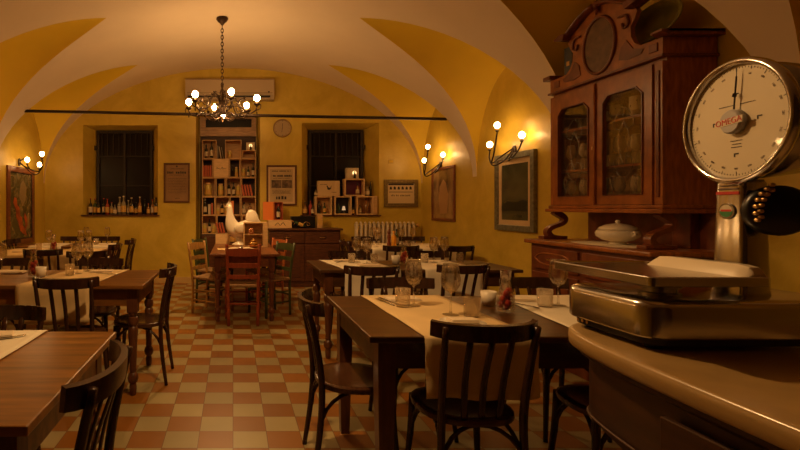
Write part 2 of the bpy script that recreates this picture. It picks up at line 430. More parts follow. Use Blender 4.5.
# back wall with three recesses: (outer x0,x1,z0,z1) (inner x0,x1,z0,z1)
HOLES = [((-2.66, -1.33, 1.21, 2.80), (-2.50, -1.475, 1.21, 2.75)),
         ((-.66, .48, 0.0, 2.99), (-.62, .44, 0.0, 2.99)),
         ((1.22, 2.59, 1.21, 2.84), (1.385, 2.385, 1.21, 2.76))]
YN = YB + .35
def build_back():
    bm = bmesh.new()
    def q(*p): bm.faces.new([bm.verts.new(v) for v in p])
    xs = [-XW, -2.66, -1.33, -.66, .48, 1.22, 2.59, XW]
    for i in range(7):
        x0, x1 = xs[i], xs[i + 1]; h = [H for H in HOLES if abs(H[0][0] - x0) < 1e-6]
        spans = [(0, 4.0)] if not h else [(0, h[0][0][2]), (h[0][0][3], 4.0)]
        for z0, z1 in spans:
            if z1 > z0: q((x0, YB, z0), (x1, YB, z0), (x1, YB, z1), (x0, YB, z1))
    for o, n in HOLES:
        q((o[0], YB, o[2]), (n[0], YN, n[2]), (n[0], YN, n[3]), (o[0], YB, o[3]))
        q((o[1], YB, o[2]), (o[1], YB, o[3]), (n[1], YN, n[3]), (n[1], YN, n[2]))
        q((o[0], YB, o[3]), (n[0], YN, n[3]), (n[1], YN, n[3]), (o[1], YB, o[3]))
        if o[2] > 0: q((o[0], YB, o[2]), (o[1], YB, o[2]), (n[1], YN, n[2]), (n[0], YN, n[2]))
    box(bm, -XW - .2, XW + .2, YN, YN + .15, 0, 4.0)
    struct(obj('wall_back', bm, M_WALL))
build_back()
for nm, x0, x1 in (('baseboard_back_left', -XW + .001, -.67), ('baseboard_back_right', .49, XW - .001)):
    struct(obj(nm, B(x0, x1, YB - .018, YB - .001, 0, .11, bev=.004), mat('baseboard_paint', (.62, .42, .16), .5)))
struct(obj('baseboard_left', B(-XW + .001, -XW + .018, YR + .01, YB - .02, 0, .11, bev=.004), MAT['baseboard_paint']))
struct(obj('baseboard_right', B(XW - .018, XW - .001, YR + .01, YB - .02, 0, .11, bev=.004), MAT['baseboard_paint']))
# windows
def window(n, inn):
    x0, x1, z0, z1 = inn
    f = bmesh.new(); y0, y1 = YN - .07, YN - .002; w_ = .05
    box(f, x0, x0 + w_, y0, y1, z0, z1); box(f, x1 - w_, x1, y0, y1, z0, z1)
    box(f, x0 + w_, x1 - w_, y0, y1, z0, z0 + w_); box(f, x0 + w_, x1 - w_, y0, y1, z1 - w_, z1)
    xm = (x0 + x1) / 2; box(f, xm - .022, xm + .022, y0 - .004, y1, z0 + w_, z1 - w_)
    for zz in (z0 + .52, z0 + 1.06): box(f, x0 + w_, x1 - w_, y0 + .006, y1, zz, zz + .022)
    o = struct(obj('window_%d' % n, f, M_WFRAME))
    struct(obj('pane', B(x0 + w_, x1 - w_, YN - .03, YN - .02, z0 + w_, z1 - w_), M_WINGL, o))
    g = bmesh.new()   # inside shutter louvres in the upper part
    for k in range(9):
        xx = x0 + .1 + k * (x1 - x0 - .2) / 8; box(g, xx - .006, xx + .006, y0 + .0, y0 + .02, z0 + 1.08, z1 - w_)
    struct(obj('grille', g, M_WFRAME, o))
    hb = bmesh.new()
    for xx in (x0 - .015, x1 + .015):
        box(hb, xx - .02, xx + .02, y0 - .02, y0 + .02, z1 - .36, z1 - .28)
    struct(obj('hinge', hb, M_WFRAME, o))
window(1, HOLES[0][1]); window(2, HOLES[2][1])
for n, H in ((1, HOLES[0][0]), (2, HOLES[2][0])):
    struct(obj('trim_%d' % n, B(H[0] - .03, H[1] + .03, YB - .04, YN - .075, 1.19, 1.212, bev=.004), wood('sill_wood', (.10, .032, .012), .4)))
SILL = 1.213
# doorway recess: transom, lintel
dd = bmesh.new(); box(dd, -.60, .42, YN - .12, YN - .01, 2.64, 2.80); box(dd, -.60, .42, YN - .12, YN - .01, 2.96, 2.985)
box(dd, -.60, -.50, YN - .12, YN - .01, 2.80, 2.96); box(dd, .34, .42, YN - .12, YN - .01, 2.80, 2.96)
door = struct(obj('door_1', dd, M_DOORW))
struct(obj('transom_pane', B(-.50, .34, YN - .06, YN - .05, 2.80, 2.96), M_WINGL, door))
dp = bmesh.new(); box(dp, -.60, .42, YN - .05, YN - .01, 0.0, 2.64)
for x in (-.52, -.05): box(dp, x, x + .39, YN - .062, YN - .05, .2, 1.2); box(dp, x, x + .39, YN - .062, YN - .05, 1.35, 2.5)
struct(obj('door_panel', dp, M_SHELFBK, door))
# iron tie rod
rb = bmesh.new(); tube(rb, [(-3.02, 6.80, 2.72), (3.06, 6.84, 2.61)], .022, 10)
rod = tag(obj('tie_rod', rb, M_IRON, smooth=True), 'long dark iron tie rod spanning the vault from wall to wall', 'tie rod')

# ------------------------------------------------------------------ ceiling lamps
def chandelier(loc, label, bm_mat, bottom=True):
    X, Y, Z = loc   # Z = bulb height
    t = thing('chandelier', label, 'chandelier', (X, Y, SP + BH))
    top = 0.0; zb = Z - (SP + BH)
    c = bmesh.new(); lathe(c, [(0, -.001), (.075, -.004), (.08, -.02), (.06, -.05), (.03, -.075), (.012, -.10), (0, -.105)], 20); obj('canopy', c, M_IRONB, t, True)
    ch = bmesh.new(); z = -.10; k = 0; zend = zb + .20
    while z > zend:
        pts = [(.017 * math.cos(a) if k % 2 else 0, 0 if k % 2 else .017 * math.cos(a), z - .024 + .030 * math.sin(a)) for a in [2 * PI * i / 10 for i in range(10)]]
        tube(ch, pts, .0055, 5, closed=True); z -= .044; k += 1
    obj('chain', ch, M_IRONB, t, True)
    st = bmesh.new(); lathe(st, [(0, .22), (.012, .21), (.02, .18), (.012, .15), (.03, .12), (.038, .09), (.018, .05), (.02, 0), (.045, -.04), (.055, -.08), (.04, -.13), (.05, -.17), (.06, -.20), (.035, -.25), (.015, -.28), (0, -.30)], 14, (0, 0, zb)); obj('central_stem', st, M_IRONB, t, True)
    rg = bmesh.new()
    for r_, z_ in ((.30, -.135), (.15, -.19)):
        tube(rg, [(r_ * math.cos(a), r_ * math.sin(a), zb + z_ + .012 * math.sin(6 * a)) for a in [2 * PI * i / 36 for i in range(36)]], .008, 6, closed=True)
    obj('ring', rg, M_IRONB, t, True)
    for i in range(6):
        a = R(-75 + 60 * i); d = Vector((math.cos(a), math.sin(a), 0))
        def P(r_, z_): return d * r_ + Vector((0, 0, zb + z_))
        ab = bmesh.new()
        tube(ab, [P(.03, -.02), P(.10, .06), P(.17, .02), P(.24, -.12), P(.34, -.19), P(.44, -.16), P(.46, -.10)], .0095, 7, smooth=5)
        tube(ab, [P(.20, -.04), P(.27, .0), P(.33, -.03), P(.33, -.09), P(.28, -.10), P(.26, -.06)], .007, 6, smooth=4)
        tube(ab, [P(.03, -.22), P(.12, -.26), P(.22, -.22), P(.26, -.15)], .007, 6, smooth=4)
        tube(ab, [P(.44, -.16), P(.50, -.14), P(.51, -.09), P(.48, -.09)], .006, 5, smooth=4)
        arm = obj('arm', ab, M_IRONB, t, True)
        lf = bmesh.new()
        for (r_, z_, s_) in ((.13, .07, .03), (.36, -.17, .032), (.24, -.20, .025), (.30, .0, .022)):
            cpt = P(r_, z_)
            for q_ in range(4):
                an = q_ * PI / 2 + .4; e = cpt + Vector((math.cos(an) * s_, math.sin(an) * s_, s_ * .8))
                tube(lf, [cpt, (cpt + e) / 2 + Vector((0, 0, .006)), e], [.007, .009, .001], 5)
        obj('leaf_ornament', lf, M_IRONB, arm, True)
        cp = bmesh.new(); p = P(.46, 0)
        lathe(cp, [(0, -.11), (.012, -.105), (.035, -.085), (.042, -.07), (.02, -.075), (.014, -.07), (.014, -.03), (0, -.03)], 12, p); obj('candle_cup', cp, M_IRONB, arm, True)
        dr = bmesh.new(); tube(dr, [P(.46, -.12), P(.46, -.165)], .0025, 5); lathe(dr, [(0, -.165), (.008, -.178), (.010, -.19), (0, -.21)], 8, p); obj('drop', dr, M_IRONB, arm, True)
        bb = bmesh.new(); ball(bb, (0, 0, 0), .038, 12, 8, (1, 1, 1.12)); obj('bulb', bb, bm_mat, t, True, loc=p)
    if True:
        rc = bmesh.new(); lathe(rc, [(0, 0), (.02, -.002), (.045, -.03), (.050, -.055), (.047, -.055), (.042, -.03), (.018, -.008), (0, -.008)], 16, (.02, -.07, zb - .165)); obj('spot_reflector', rc, M_IRONB, t, True)
        sl = bpy.data.lights.new('downlight', 'SPOT'); sl.energy = DOWN if bottom else DOWNF; sl.color = BULB_COL; sl.spot_size = R(160); sl.spot_blend = .5; sl.shadow_soft_size = .04
        so = bpy.data.objects.new('downlight', sl); COL.objects.link(so); so.parent = t; so.location = (.02, -.07, zb - .26)
        bb = bmesh.new(); ball(bb, (0, 0, 0), .030, 10, 6, (1.3, 1.3, .7)); obj('lower_bulb', bb, bm_mat, t, True, loc=(.02, -.07, zb - .205))
    return t
chandelier((-.14, 6.2, 2.74), 'wrought iron chandelier with six glowing globe bulbs hanging on a chain', M_BULB)
chandelier((.10, 2.30, 2.78), 'wrought iron chandelier added out of view above the front tables to light them', M_BULBF, False)  # unseen chandelier added to brighten the front tabletops

# ------------------------------------------------------------------ wall lamps
def sconce(x, y, z, sgn, label, low=False):
    """sgn=+1 on the right wall (arms reach to -x)"""
    t = thing('wall_lamp', label, 'wall lamp', (x, y, z), 0, 'three-armed iron wall lamps'); o = -sgn
    pl = bmesh.new(); prof = disc_outline(.035, .06, 16)
    prism(pl, prof, 0, o * .018, 'x'); obj('wall_plate', pl, M_IRON, t)
    arms = [((.10, -.30, .13), [(.015, 0, 0), (.10, -.06, -.10), (.16, -.16, -.13), (.13, -.27, -.04), (.10, -.30, .06)]),
            ((.18, .22, .09), [(.015, 0, .02), (.12, .03, -.12), (.20, .10, -.17), (.20, .19, -.08), (.18, .22, .02)]),
            ((.21, 0, .29), [(.015, 0, .03), (.10, .12, -.06), (.22, .10, -.14), (.24, .02, -.04), (.21, 0, .22)])]
    if low:
        arms = [((.26, -.30, .0), [(.015, 0, .02), (.12, -.04, .05), (.20, -.14, -.08), (.28, -.25, -.13), (.26, -.30, -.07)]),
                ((.20, .30, -.02), [(.015, 0, 0), (.10, .06, -.10), (.16, .16, -.18), (.20, .27, -.15), (.20, .30, -.09)]),
                ((.36, .0, .12), [(.015, 0, -.02), (.14, .05, -.10), (.28, .06, -.14), (.36, .02, -.06), (.36, 0, .05)])]
    for b, pts in arms:
        ab = bmesh.new(); tube(ab, [(o * p[0], p[1], p[2]) for p in pts], .009, 7, smooth=6)
        a = obj('arm', ab, M_IRON, t, True)
        cu = bmesh.new(); lathe(cu, [(0, -.075), (.012, -.07), (.024, -.055), (.012, -.05), (.012, -.02), (0, -.02)], 10, (o * b[0], b[1], b[2])); obj('candle_cup', cu, M_IRON, a, True)
        bb = bmesh.new(); ball(bb, (0, 0, 0), .034, 12, 8, (1, 1, 1.15)); obj('bulb', bb, M_BULBS, t, True, loc=(o * b[0], b[1], b[2] + .008))
sconce(XW, 7.66, 2.02, 1, 'three-armed iron wall lamp by the far right corner, over the brown framed picture')
sconce(XW, 5.65, 2.02, 1, 'three-armed iron wall lamp beside the cabinet, over the silvered frame picture')
sconce(-XW, 7.44, 2.05, -1, 'three-armed iron wall lamp on the left wall above the abstract painting', True)
sconce(-XW, 5.45, 2.05, -1, 'three-armed iron wall lamp added out of view on the left wall, the middle one', True)  # added lamp beyond the left picture edge, more light for the tables
sconce(-XW, 3.75, 2.05, -1, 'three-armed iron wall lamp added out of view on the left wall nearest the viewer', True)  # another unseen lamp added to light the left side

# ------------------------------------------------------------------ back wall things
ac = thing('air_conditioner', 'long cream wall air conditioner high under the vault above the shelves', 'air conditioner', (-.055, 8.46, 3.22))
a_ = bmesh.new(); prism(a_, [(-.001, 0), (-.001, .36), (-.17, .36), (-.20, .33), (-.20, .09), (-.15, 0)], -.77, .77, 'x'); obj('casing', a_, M_AC, ac)
obj('air_flap', B(-.73, .70, -.205, -.15, .035, .06, bev=.004), M_DARK, ac); obj('status_display', B(.66, .69, -.203, -.199, .10, .135), M_INK, ac)
fr_ = bmesh.new(); box(fr_, -.74, .74, -.206, -.199, .10, .112); obj('front_seam', fr_, mat('seam', (.25, .18, .1), .6), ac)

clk = thing('wall_clock', 'small round wall clock between shelf recess and right window', 'clock', (.872, YB - .002, 2.745))
c_ = bmesh.new(); tube(c_, [(.15 * math.cos(a), -.02, .15 * math.sin(a)) for a in [2 * PI * i / 32 for i in range(32)]], .014, 8, closed=True); obj('rim', c_, mat('clock_rim', (.35, .22, .10), .3, .6), clk, True)
c_ = bmesh.new(); prism(c_, disc_outline(.148, .148, 32), -.001, -.022, 'y'); obj('face', c_, mat('clock_face', (.40, .28, .15), .5), clk)
c_ = bmesh.new()
for k in range(12):
    a = k * PI / 6; bar(c_, (.115 * math.sin(a), -.024, .115 * math.cos(a)), (.135 * math.sin(a), -.024, .135 * math.cos(a)), .008, .003)
bar(c_, (0, -.025, -.02), (.005, -.025, .085), .008, .003); bar(c_, (0, -.027, .0), (-.01, -.027, -.07), .008, .003)
obj('hands', c_, M_INK, clk)

def framed(name, label, cat, origin, axis, W, H, fw, mf, mp, matw=0, mm=None, depth=.03, group=None):
    """axis 'y': on back wall facing -Y, local x right; axis '+x': on right wall facing -X; axis '-x': left wall facing +X"""
    rz = {'y': 0, '+x': -PI / 2, '-x': PI / 2}[axis]
    t = thing(name, label, cat, origin, rz, group)
    f = bmesh.new(); d = depth
    for (x0, x1, z0, z1) in ((0, fw, 0, H), (W - fw, W, 0, H), (fw, W - fw, 0, fw), (fw, W - fw, H - fw, H)):
        box(f, x0, x1, -d, -.001, z0, z1, bev=.004, seg=1)
    obj('frame', f, mf, t)
    obj('picture', B(fw, W - fw, -d * .4, -.002, fw, H - fw), mp, t)
    if matw:
        g = bmesh.new(); a, b, c, e = fw, W - fw, fw, H - fw
        for (x0, x1, z0, z1) in ((a, a + matw, c, e), (b - matw, b, c, e), (a + matw, b - matw, c, c + matw), (a + matw, b - matw, e - matw, e)):
            box(g, x0, x1, -d * .55, -d * .38, z0, z1)
        obj('mount', g, mm, t)
    return t
def textlines(bm, x0, x1, z, h, y, gap=.3, seed=0):
    rnd = random.Random(seed); x = x0
    while x < x1:
        w_ = h * rnd.uniform(.5, 1.0); w_ = min(w_, x1 - x)
        if rnd.random() > .12: box(bm, x, x + w_ * (1 - gap), y - .0006, y, z, z + h * rnd.uniform(.75, 1))
        x += w_
p1 = framed('framed_notice', 'brown printed notice in a dark frame left of the shelf recess', 'framed notice', (-1.225, YB, 1.43), 'y', .46, .70, .03, M_FRAMEB, M_PAPERB)
g = bmesh.new(); textlines(g, .06, .40, .51, .045, -.013, .25, 1); textlines(g, .12, .36, .59, .015, -.013, .4, 2); textlines(g, .10, .38, .48, .012, -.013, .4, 3)
for k in range(10): textlines(g, .07, .40, .42 - k * .028, .008, -.013, .3, 4 + k)
textlines(g, .20, .28, .07, .012, -.013, .2, 30); ball(g, (.23, -.0135, .64), .016, 8, 5, (1, .05, 1)); obj('print', g, M_INK, p1)
p2 = framed('framed_poster', 'old printed poster with two photos in a brown frame right of the shelves', 'framed poster', (.592, YB, 1.376), 'y', .535, .715, .032, M_FRAMEB, M_PAPER, .035, M_MATB)
g = bmesh.new(); textlines(g, .10, .44, .60, .02, -.018, .35, 41); textlines(g, .09, .45, .51, .034, -.018, .25, 42); textlines(g, .12, .42, .475, .012, -.018, .4, 43)
for k in range(4): textlines(g, .10, .43, .27 - k * .02, .007, -.018, .3, 50 + k)
textlines(g, .17, .37, .11, .06, -.018, .35, 60)
obj('print', g, M_INK, p2)
g = bmesh.new(); box(g, .09, .265, -.019, -.018, .31, .45); box(g, .275, .45, -.019, -.018, .31, .45); obj('photograph', g, art_mat('print_photo', [(.03, .02, .012), (.12, .07, .04), (.25, .16, .08)], 14, .6, 2, .5), p2)
p3 = framed('framed_etching', 'cream etching of a building in a wide olive gilt frame beside right window', 'framed picture', (2.675, YB, 1.35), 'y', .60, .485, .065, M_FRAMEO, mat('etching_paper', (.66, .50, .28), .5), 0)
g = bmesh.new()
box(g, .075, .525, -.014, -.012, .385, .415)
for k in range(6): prism(g, [(.10 + k * .07, .31), (.10 + k * .07, .345 + .01 * (k % 2)), (.12 + k * .07, .365), (.14 + k * .07, .345), (.14 + k * .07, .31)], -.014, -.012, 'y')
box(g, .09, .51, -.014, -.012, .26, .27); textlines(g, .13, .47, .19, .03, -.012, .5, 71); obj('print', g, M_INK, p3)
# side walls
p4 = framed('abstract_painting', 'tall abstract painting with orange red streak in brown frame on left wall', 'painting', (-XW, 7.02, .76), '-x', .95, 1.21, .085, M_FRAMER, M_ARTL, .015, M_INK)
g = bmesh.new()
prism(g, [(.20, .66), (.29, .55), (.31, .42), (.40, .30), (.44, .22), (.56, .16), (.68, .13), (.60, .26), (.52, .30), (.50, .42), (.43, .46), (.41, .58), (.34, .62), (.31, .72), (.24, .74)], -.016, -.0125, 'y')
prism(g, [(.62, .22), (.70, .30), (.68, .42), (.60, .50), (.57, .42), (.63, .34)], -.016, -.0125, 'y')
obj('orange_streak', g, M_ARTE, p4)
g = bmesh.new()
prism(g, [(.40, .75), (.52, .60), (.62, .70), (.66, .90), (.55, 1.02), (.45, .95)], -.0155, -.0125, 'y'); prism(g, [(.65, .20), (.78, .25), (.76, .50), (.68, .46)], -.0155, -.0125, 'y')
obj('pale_shape', g, mat('ochre_paint', (.32, .22, .10), .4), p4)
p5 = framed('framed_drawing', 'tall drawing under glass in a brown frame near the far right corner', 'framed picture', (XW, 7.97, 1.125), '+x', .82, .86, .045, M_FRAMER, M_ARTM, .0)
g = bmesh.new(); prism(g, [(.30, .12), (.55, .12), (.60, .40), (.52, .60), (.42, .66), (.30, .55), (.26, .35)], -.0165, -.0125, 'y'); obj('pale_figure', g, mat('buff_paint', (.48, .28, .13), .4), p5)
p6 = framed('landscape_painting', 'dark green landscape with cream mount in silvered frame on right wall', 'painting', (XW, 6.02, 1.065), '+x', .79, .925, .07, M_FRAMEG, M_ARTR, .06, M_MATB, .045)
g = bmesh.new(); prism(g, [(.13, .30), (.25, .36), (.40, .33), (.55, .38), (.66, .34), (.66, .24), (.13, .24)], -.0205, -.0185, 'y'); obj('dark_trees', g, mat('tree_paint', (.018, .022, .012), .4), p6)

# radiator
rad = thing('radiator', 'cream cast iron column radiator under the right window', 'radiator', (2.12, 8.34, 0))
for k in range(14):
    rb = bmesh.new()
    for yy in (-.05, .03): tube(rb, [(0, yy, .14), (0, yy, .60), (0, yy, 1.05)], .021, 8)
    tube(rb, [(0, -.05, 1.05), (0, -.01, 1.075), (0, .03, 1.05)], .022, 8); tube(rb, [(0, -.05, .14), (0, -.01, .12), (0, .03, .14)], .022, 8)
    obj('section', rb, M_RAD, rad, True, loc=(.035 + k * .076, 0, 0))
rb = bmesh.new()
for z in (.16, 1.03): tube(rb, [(.0, -.01, z), (1.07, -.01, z)], .014, 8)
obj('connecting_pipe', rb, M_RAD, rad, True)
rb = bmesh.new()
for x in (.035, 1.02): box(rb, x - .02, x + .02, -.06, .05, 0, .13)
obj('foot', rb, M_RAD, rad)
rb = bmesh.new(); lathe(rb, [(0, 0), (.022, .0), (.026, .03), (.018, .06), (0, .06)], 10, (1.10, -.01, 1.0)); obj('valve', rb, M_BRASS, rad, True)

# ------------------------------------------------------------------ bottles, jars, books
def bottle(name_label, loc, h=.30, r=.037, mb=None, ml=None, mc=None, group=None, kind='wine', cat='bottle'):
    mb = mb or M_BOTD
    t = thing('bottle', name_label, cat, loc, random.uniform(-.3, .3), group)
    b = bmesh.new()
    if kind == 'wine': prof = [(0, 0), (r, 0), (r, .60 * h), (r * .8, .68 * h), (r * .38, .76 * h), (r * .36, .97 * h), (r * .42, h), (0, h)]
    elif kind == 'spirit': prof = [(0, 0), (r, 0), (r * 1.02, .55 * h), (r * .7, .66 * h), (r * .3, .72 * h), (r * .3, .95 * h), (0, .95 * h)]
    else: prof = [(0, 0), (r, 0), (r, .78 * h), (r * .75, .86 * h), (r * .7, .9 * h), (0, .9 * h)]
    lathe(b, prof, 12); obj('glass_body', b, mb, t, True)
    if ml:
        b = bmesh.new(); lathe(b, [(r * 1.02 + .0008, .14 * h), (r * 1.02 + .0008, .48 * h)], 12, cap=False); obj('label', b, ml, t, True)
    b = bmesh.new()
    if kind == 'wine': lathe(b, [(r * .45, .84 * h), (r * .47, 1.005 * h), (0, 1.01 * h)], 10)
    elif kind == 'spirit': lathe(b, [(r * .42, .93 * h), (r * .44, h), (0, 1.005 * h)], 10)
    else: lathe(b, [(r * .8, .89 * h), (r * .8, h), (0, h)], 12)
    obj('cap', b, mc or M_INK, t, True)
    return t
def book(label, loc, w=.03, h=.22, d=.16, m=M_BOOKR, lean=0, group=None):
    b = bmesh.new(); box(b, 0, w, -d, 0, 0, h, bev=.002, seg=1); o = obj('cover', b, m, None)
    t = thing('book', label, 'book', loc, 0, group); t.rotation_euler = (0, lean, 0)
    o.parent = t
    b = bmesh.new(); box(b, .003, w - .003, -d + .01, .0008, .003, h + .001); obj('pages', b, M_LAB, t)
    return t
SPIRITS = [('dark squat bottle, red cap, cream label', M_BOTD, M_LAB, M_CAPR, .25, .036),
 ('green bottle with red neck', M_BOTG, M_LABO, M_CAPR, .245, .036), ('small dark bottle with black cap', M_BOTD, M_LABO, M_INK, .22, .03),
 ('dark bottle with a thin red cap', M_BOTD, M_LAB, M_CAPR, .25, .03), ('bottle of red liqueur with red cap', mat('red_liqueur', (.35, .05, .02), .15, coat=.4), M_LABO, M_CAPR, .24, .035),
 ('pale bottle with ochre label', M_BOTC, M_LABO, M_CAPR, .19, .032), ('short pale bottle with dark cap', M_BOTC, M_LAB, M_INK, .16, .03),
 ('tall clear bottle with white stopper', M_BOTC, M_LAB, M_WHITE, .27, .042), ('tallest clear bottle with wide label', M_BOTC, M_LABO, M_WHITE, .285, .044),
 ('slim pale bottle', M_BOTC, M_LAB, M_WHITE, .22, .028), ('dark bottle with diamond ochre label', M_BOTD, M_LABO, M_WHITE, .26, .038),
 ('squat dark bottle with low ochre label', M_BOTD, M_LABO, M_INK, .19, .038), ('amber bottle with pale stopper', M_BOTA, M_LABO, M_WHITE, .27, .036),
 ('slim black bottle', M_BOTD, None, M_INK, .24, .028), ('small amber bottle with ochre label', M_BOTA, M_LABO, M_CAPR, .17, .03),
 ('dark red bottle with gold cap', M_BOTA, M_LAB, M_CAPR, .23, .036), ('square dark bottle with brown cap', M_BOTD, M_LABO, M_INK, .26, .04)]
ORD = ['first', 'second', 'third', 'fourth', 'fifth', 'sixth', 'seventh', 'eighth', 'ninth', 'tenth', 'eleventh', 'twelfth', 'thirteenth', 'fourteenth', 'fifteenth', 'sixteenth', 'seventeenth']
for i, (lb, mb, ml, mc, h, r) in enumerate(SPIRITS):
    bottle(lb + ', ' + ORD[i] + ' from left on the left window sill', (-2.545 + i * .0735 + .006 * math.sin(i * 5), YB + .06 + .045 * (i % 2), SILL), h * 1.18, r * .98, mb, ml, mc, 'liquor bottles on the left window sill', 'spirit')

def crate(label, x0, x1, z0, z1, y0=8.47, y1=8.72, m=None, open_=True, back=None, t=.012, group='wooden wine crates in the shelf recess'):
    m = m or M_CRATE
    r = thing('wine_crate', label, 'crate', ((x0 + x1) / 2, y0, z0), 0, group); a = (x1 - x0) / 2 - .0015; h = z1 - z0 - .002; d = y1 - y0
    b = bmesh.new()
    box(b, -a, -a + t, 0, d, 0, h); box(b, a - t, a, 0, d, 0, h); box(b, -a + t, a - t, 0, d, 0, t); box(b, -a + t, a - t, 0, d, h - t, h)
    obj('box_sides', b, m, r); obj('back_panel', B(-a + t, a - t, d - .01, d, t, h - t), back or m, r)
    if not open_: obj('lid', B(-a + t, a - t, .002, .012, t, h - t), M_CRATE2, r)
    return r
RZ = [2.545, 2.21, 1.875, 1.535, 1.205, .87]     # shelf lines, top to bottom
XL, XR = -.562, .402
CR = 'wooden wine crates in the shelf recess'
def X_(px, y=8.5): return (px - 233) * y / FPX
rows = [
 [(202, 216.5, 1, 'top left'), (225, 241.5, 1, 'top middle'), (242, 255.8, .45, 'top right, low')],
 [(202, 213, 1, 'second row left'), (213.3, 229, 2, 'second row closed with scribbled lid'), (229.3, 240, 1, 'second row narrow dark'), (240.3, 255.8, 1, 'second row right')],
 [(202, 215.5, 1, 'third row left'), (215.8, 225.5, 1, 'third row narrow'), (225.8, 241, 1, 'third row middle'), (241.3, 255.8, 1, 'third row right')],
 [(202, 215, 1, 'fourth row left'), (215.3, 229.5, 1, 'fourth row middle'), (229.8, 240.5, 1, 'fourth row narrow'), (240.8, 255.8, 1, 'fourth row right')],
 [(202, 216.5, 1, 'bottom row left'), (216.8, 228.5, 1, 'bottom row dark'), (228.8, 241.5, 1, 'bottom row middle'), (241.8, 255.8, 1, 'bottom row right')]]
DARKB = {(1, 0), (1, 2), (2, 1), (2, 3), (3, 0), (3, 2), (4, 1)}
for i, row in enumerate(rows):
    for j, (a, b, f, lb) in enumerate(row):
        z0, z1 = RZ[i + 1], RZ[i]
        if f < 1: z1 = z0 + (z1 - z0) * f
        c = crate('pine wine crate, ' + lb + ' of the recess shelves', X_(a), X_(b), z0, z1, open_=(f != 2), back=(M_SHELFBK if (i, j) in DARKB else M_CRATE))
        if f == 2:
            s = bmesh.new(); tube(s, [(-.09, 0, .15), (-.07, 0, .18), (-.06, 0, .15), (-.04, 0, .17), (-.03, 0, .15), (0, 0, .155), (.02, 0, .19), (.03, 0, .15), (.05, 0, .165), (.07, 0, .15), (.09, 0, .17)], .003, 4, smooth=3)
            obj('scribble', s, M_INK, c)
# base cupboard of the shelves
bc = thing('shelf_base', 'dark low cupboard carrying the stacked wine crates in the recess', 'cupboard', (-.08, 8.47, 0))
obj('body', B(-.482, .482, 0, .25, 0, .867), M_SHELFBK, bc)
for x in (-.475, .005): obj('door', B(x, x + .47, -.02, -.001, .05, .84, bev=.004), M_SIDE, bc)
def shelf_z(r): return RZ[r + 1] + .0125
def put(kind, px, row_, what, **k):
    loc = (X_(px, 8.52), 8.56 + k.pop('dy', 0), shelf_z(row_) + k.pop('dz', 0))
    if kind == 'b': return bottle(what, loc, k.get('h', .26), k.get('r', .034) * .9, k.get('mb', M_BOTD), k.get('ml', M_LAB), k.get('mc', M_INK), 'bottles on the recess shelves')
    if kind == 'j': return bottle(what, loc, k.get('h', .17), k.get('r', .045), M_JAR, k.get('ml', M_LABO), M_CRATE2, 'yellow jars on the recess shelves', 'jar', 'jar')
    if kind == 'k': return book(what, (loc[0], loc[1] + .05, loc[2]), k.get('w', .026), k.get('h', .21), .15, k.get('m', M_BOOKR), k.get('lean', 0), 'books on the recess shelves')
put('b', 206, 0, 'dark wine bottle, left one in the top left crate', h=.25); put('b', 211.5, 0, 'dark wine bottle with pale label, right one in the top left crate', h=.30)
put('k', 217.0, 0, 'grey book between the two top crates, nearest the left crate', m=M_BOOKG, h=.22, lean=-.0, w=.02); put('k', 220.6, 0, 'cream book leaning between the two top crates', m=M_LAB, h=.2, lean=-.16, w=.014)
put('k', 223.0, 0, 'thin grey book leaning rightmost between the top crates', m=M_BOOKG, h=.19, lean=-.18, w=.012)
put('j', 229.5, 0, 'small yellow jar in the top middle crate', h=.14, r=.034)
for k in range(4): put('k', 203.0 + k * 2.3, 1, 'orange red book, %s from left in the second row left crate' % ORD[k], h=.2, w=.03)
put('b', 232.3, 1, 'black bottle in the narrow second row crate', h=.22, ml=None); put('j', 236.4, 1, 'slim yellow jar in the narrow second row crate', h=.18, r=.028)
put('b', 253.2, 1, 'tall dark bottle, rightmost in the second row right crate', h=.25, r=.028); put('b', 248.3, 1, 'small dark bottle with pale label in the second row right crate', h=.19, r=.028, mb=M_BOTG); put('j', 243.3, 1, 'yellow green jar in the second row right crate', h=.17, r=.036)
put('j', 208.3, 2, 'large yellow green jar with cream label in the third row left crate', h=.23, r=.062); put('j', 220.6, 2, 'yellow jar in the narrow third row crate', h=.22, r=.05)
put('b', 229, 2, 'dark bottle, left one in the third row middle crate', h=.27); put('b', 233.6, 2, 'shorter dark bottle in the third row middle crate', h=.24, r=.03); put('j', 238.2, 2, 'yellow jar, right in the third row middle crate', h=.2, r=.036)
for k in range(4): put('k', 243.0 + k * 2.7, 2, 'red book leaning, %s from left in the third row right crate' % ORD[k], h=.20, w=.03, lean=-.2)
put('b', 205, 3, 'champagne bottle with gold neck in the fourth row left crate', h=.29, mc=M_LAB); put('k', 208.3, 3, 'pale book beside the champagne bottle', m=M_LAB, h=.18, w=.04); put('k', 211.3, 3, 'red book rightmost in the fourth row left crate', h=.2, w=.03)
put('b', 222, 3, 'dark bottle with ochre label in the fourth row middle crate', h=.23, ml=M_LABO); put('j', 217.8, 3, 'small yellow jar left of the bottle in the fourth row middle crate', h=.12, r=.028); put('j', 226.3, 3, 'small yellow jar right of the bottle in the fourth row middle crate', h=.14, r=.03)
put('k', 231.3, 3, 'bright red book in the narrow fourth row crate', h=.24, w=.045, m=M_ORBOX)
put('b', 244, 3, 'pale squat bottle behind the rooster, left in the fourth row right crate', h=.22, mb=M_BOTC, r=.04); put('b', 250, 3, 'amber bottle, right in the fourth row right crate', h=.2, mb=M_BOTA, r=.036)
put('j', 204.5, 4, 'yellow jar, left in the bottom row left crate', h=.17, r=.036); put('b', 209.3, 4, 'black bottle between jars in the bottom row left crate', h=.25, r=.03); put('j', 213.8, 4, 'yellow jar, right in the bottom row left crate', h=.16, r=.034)
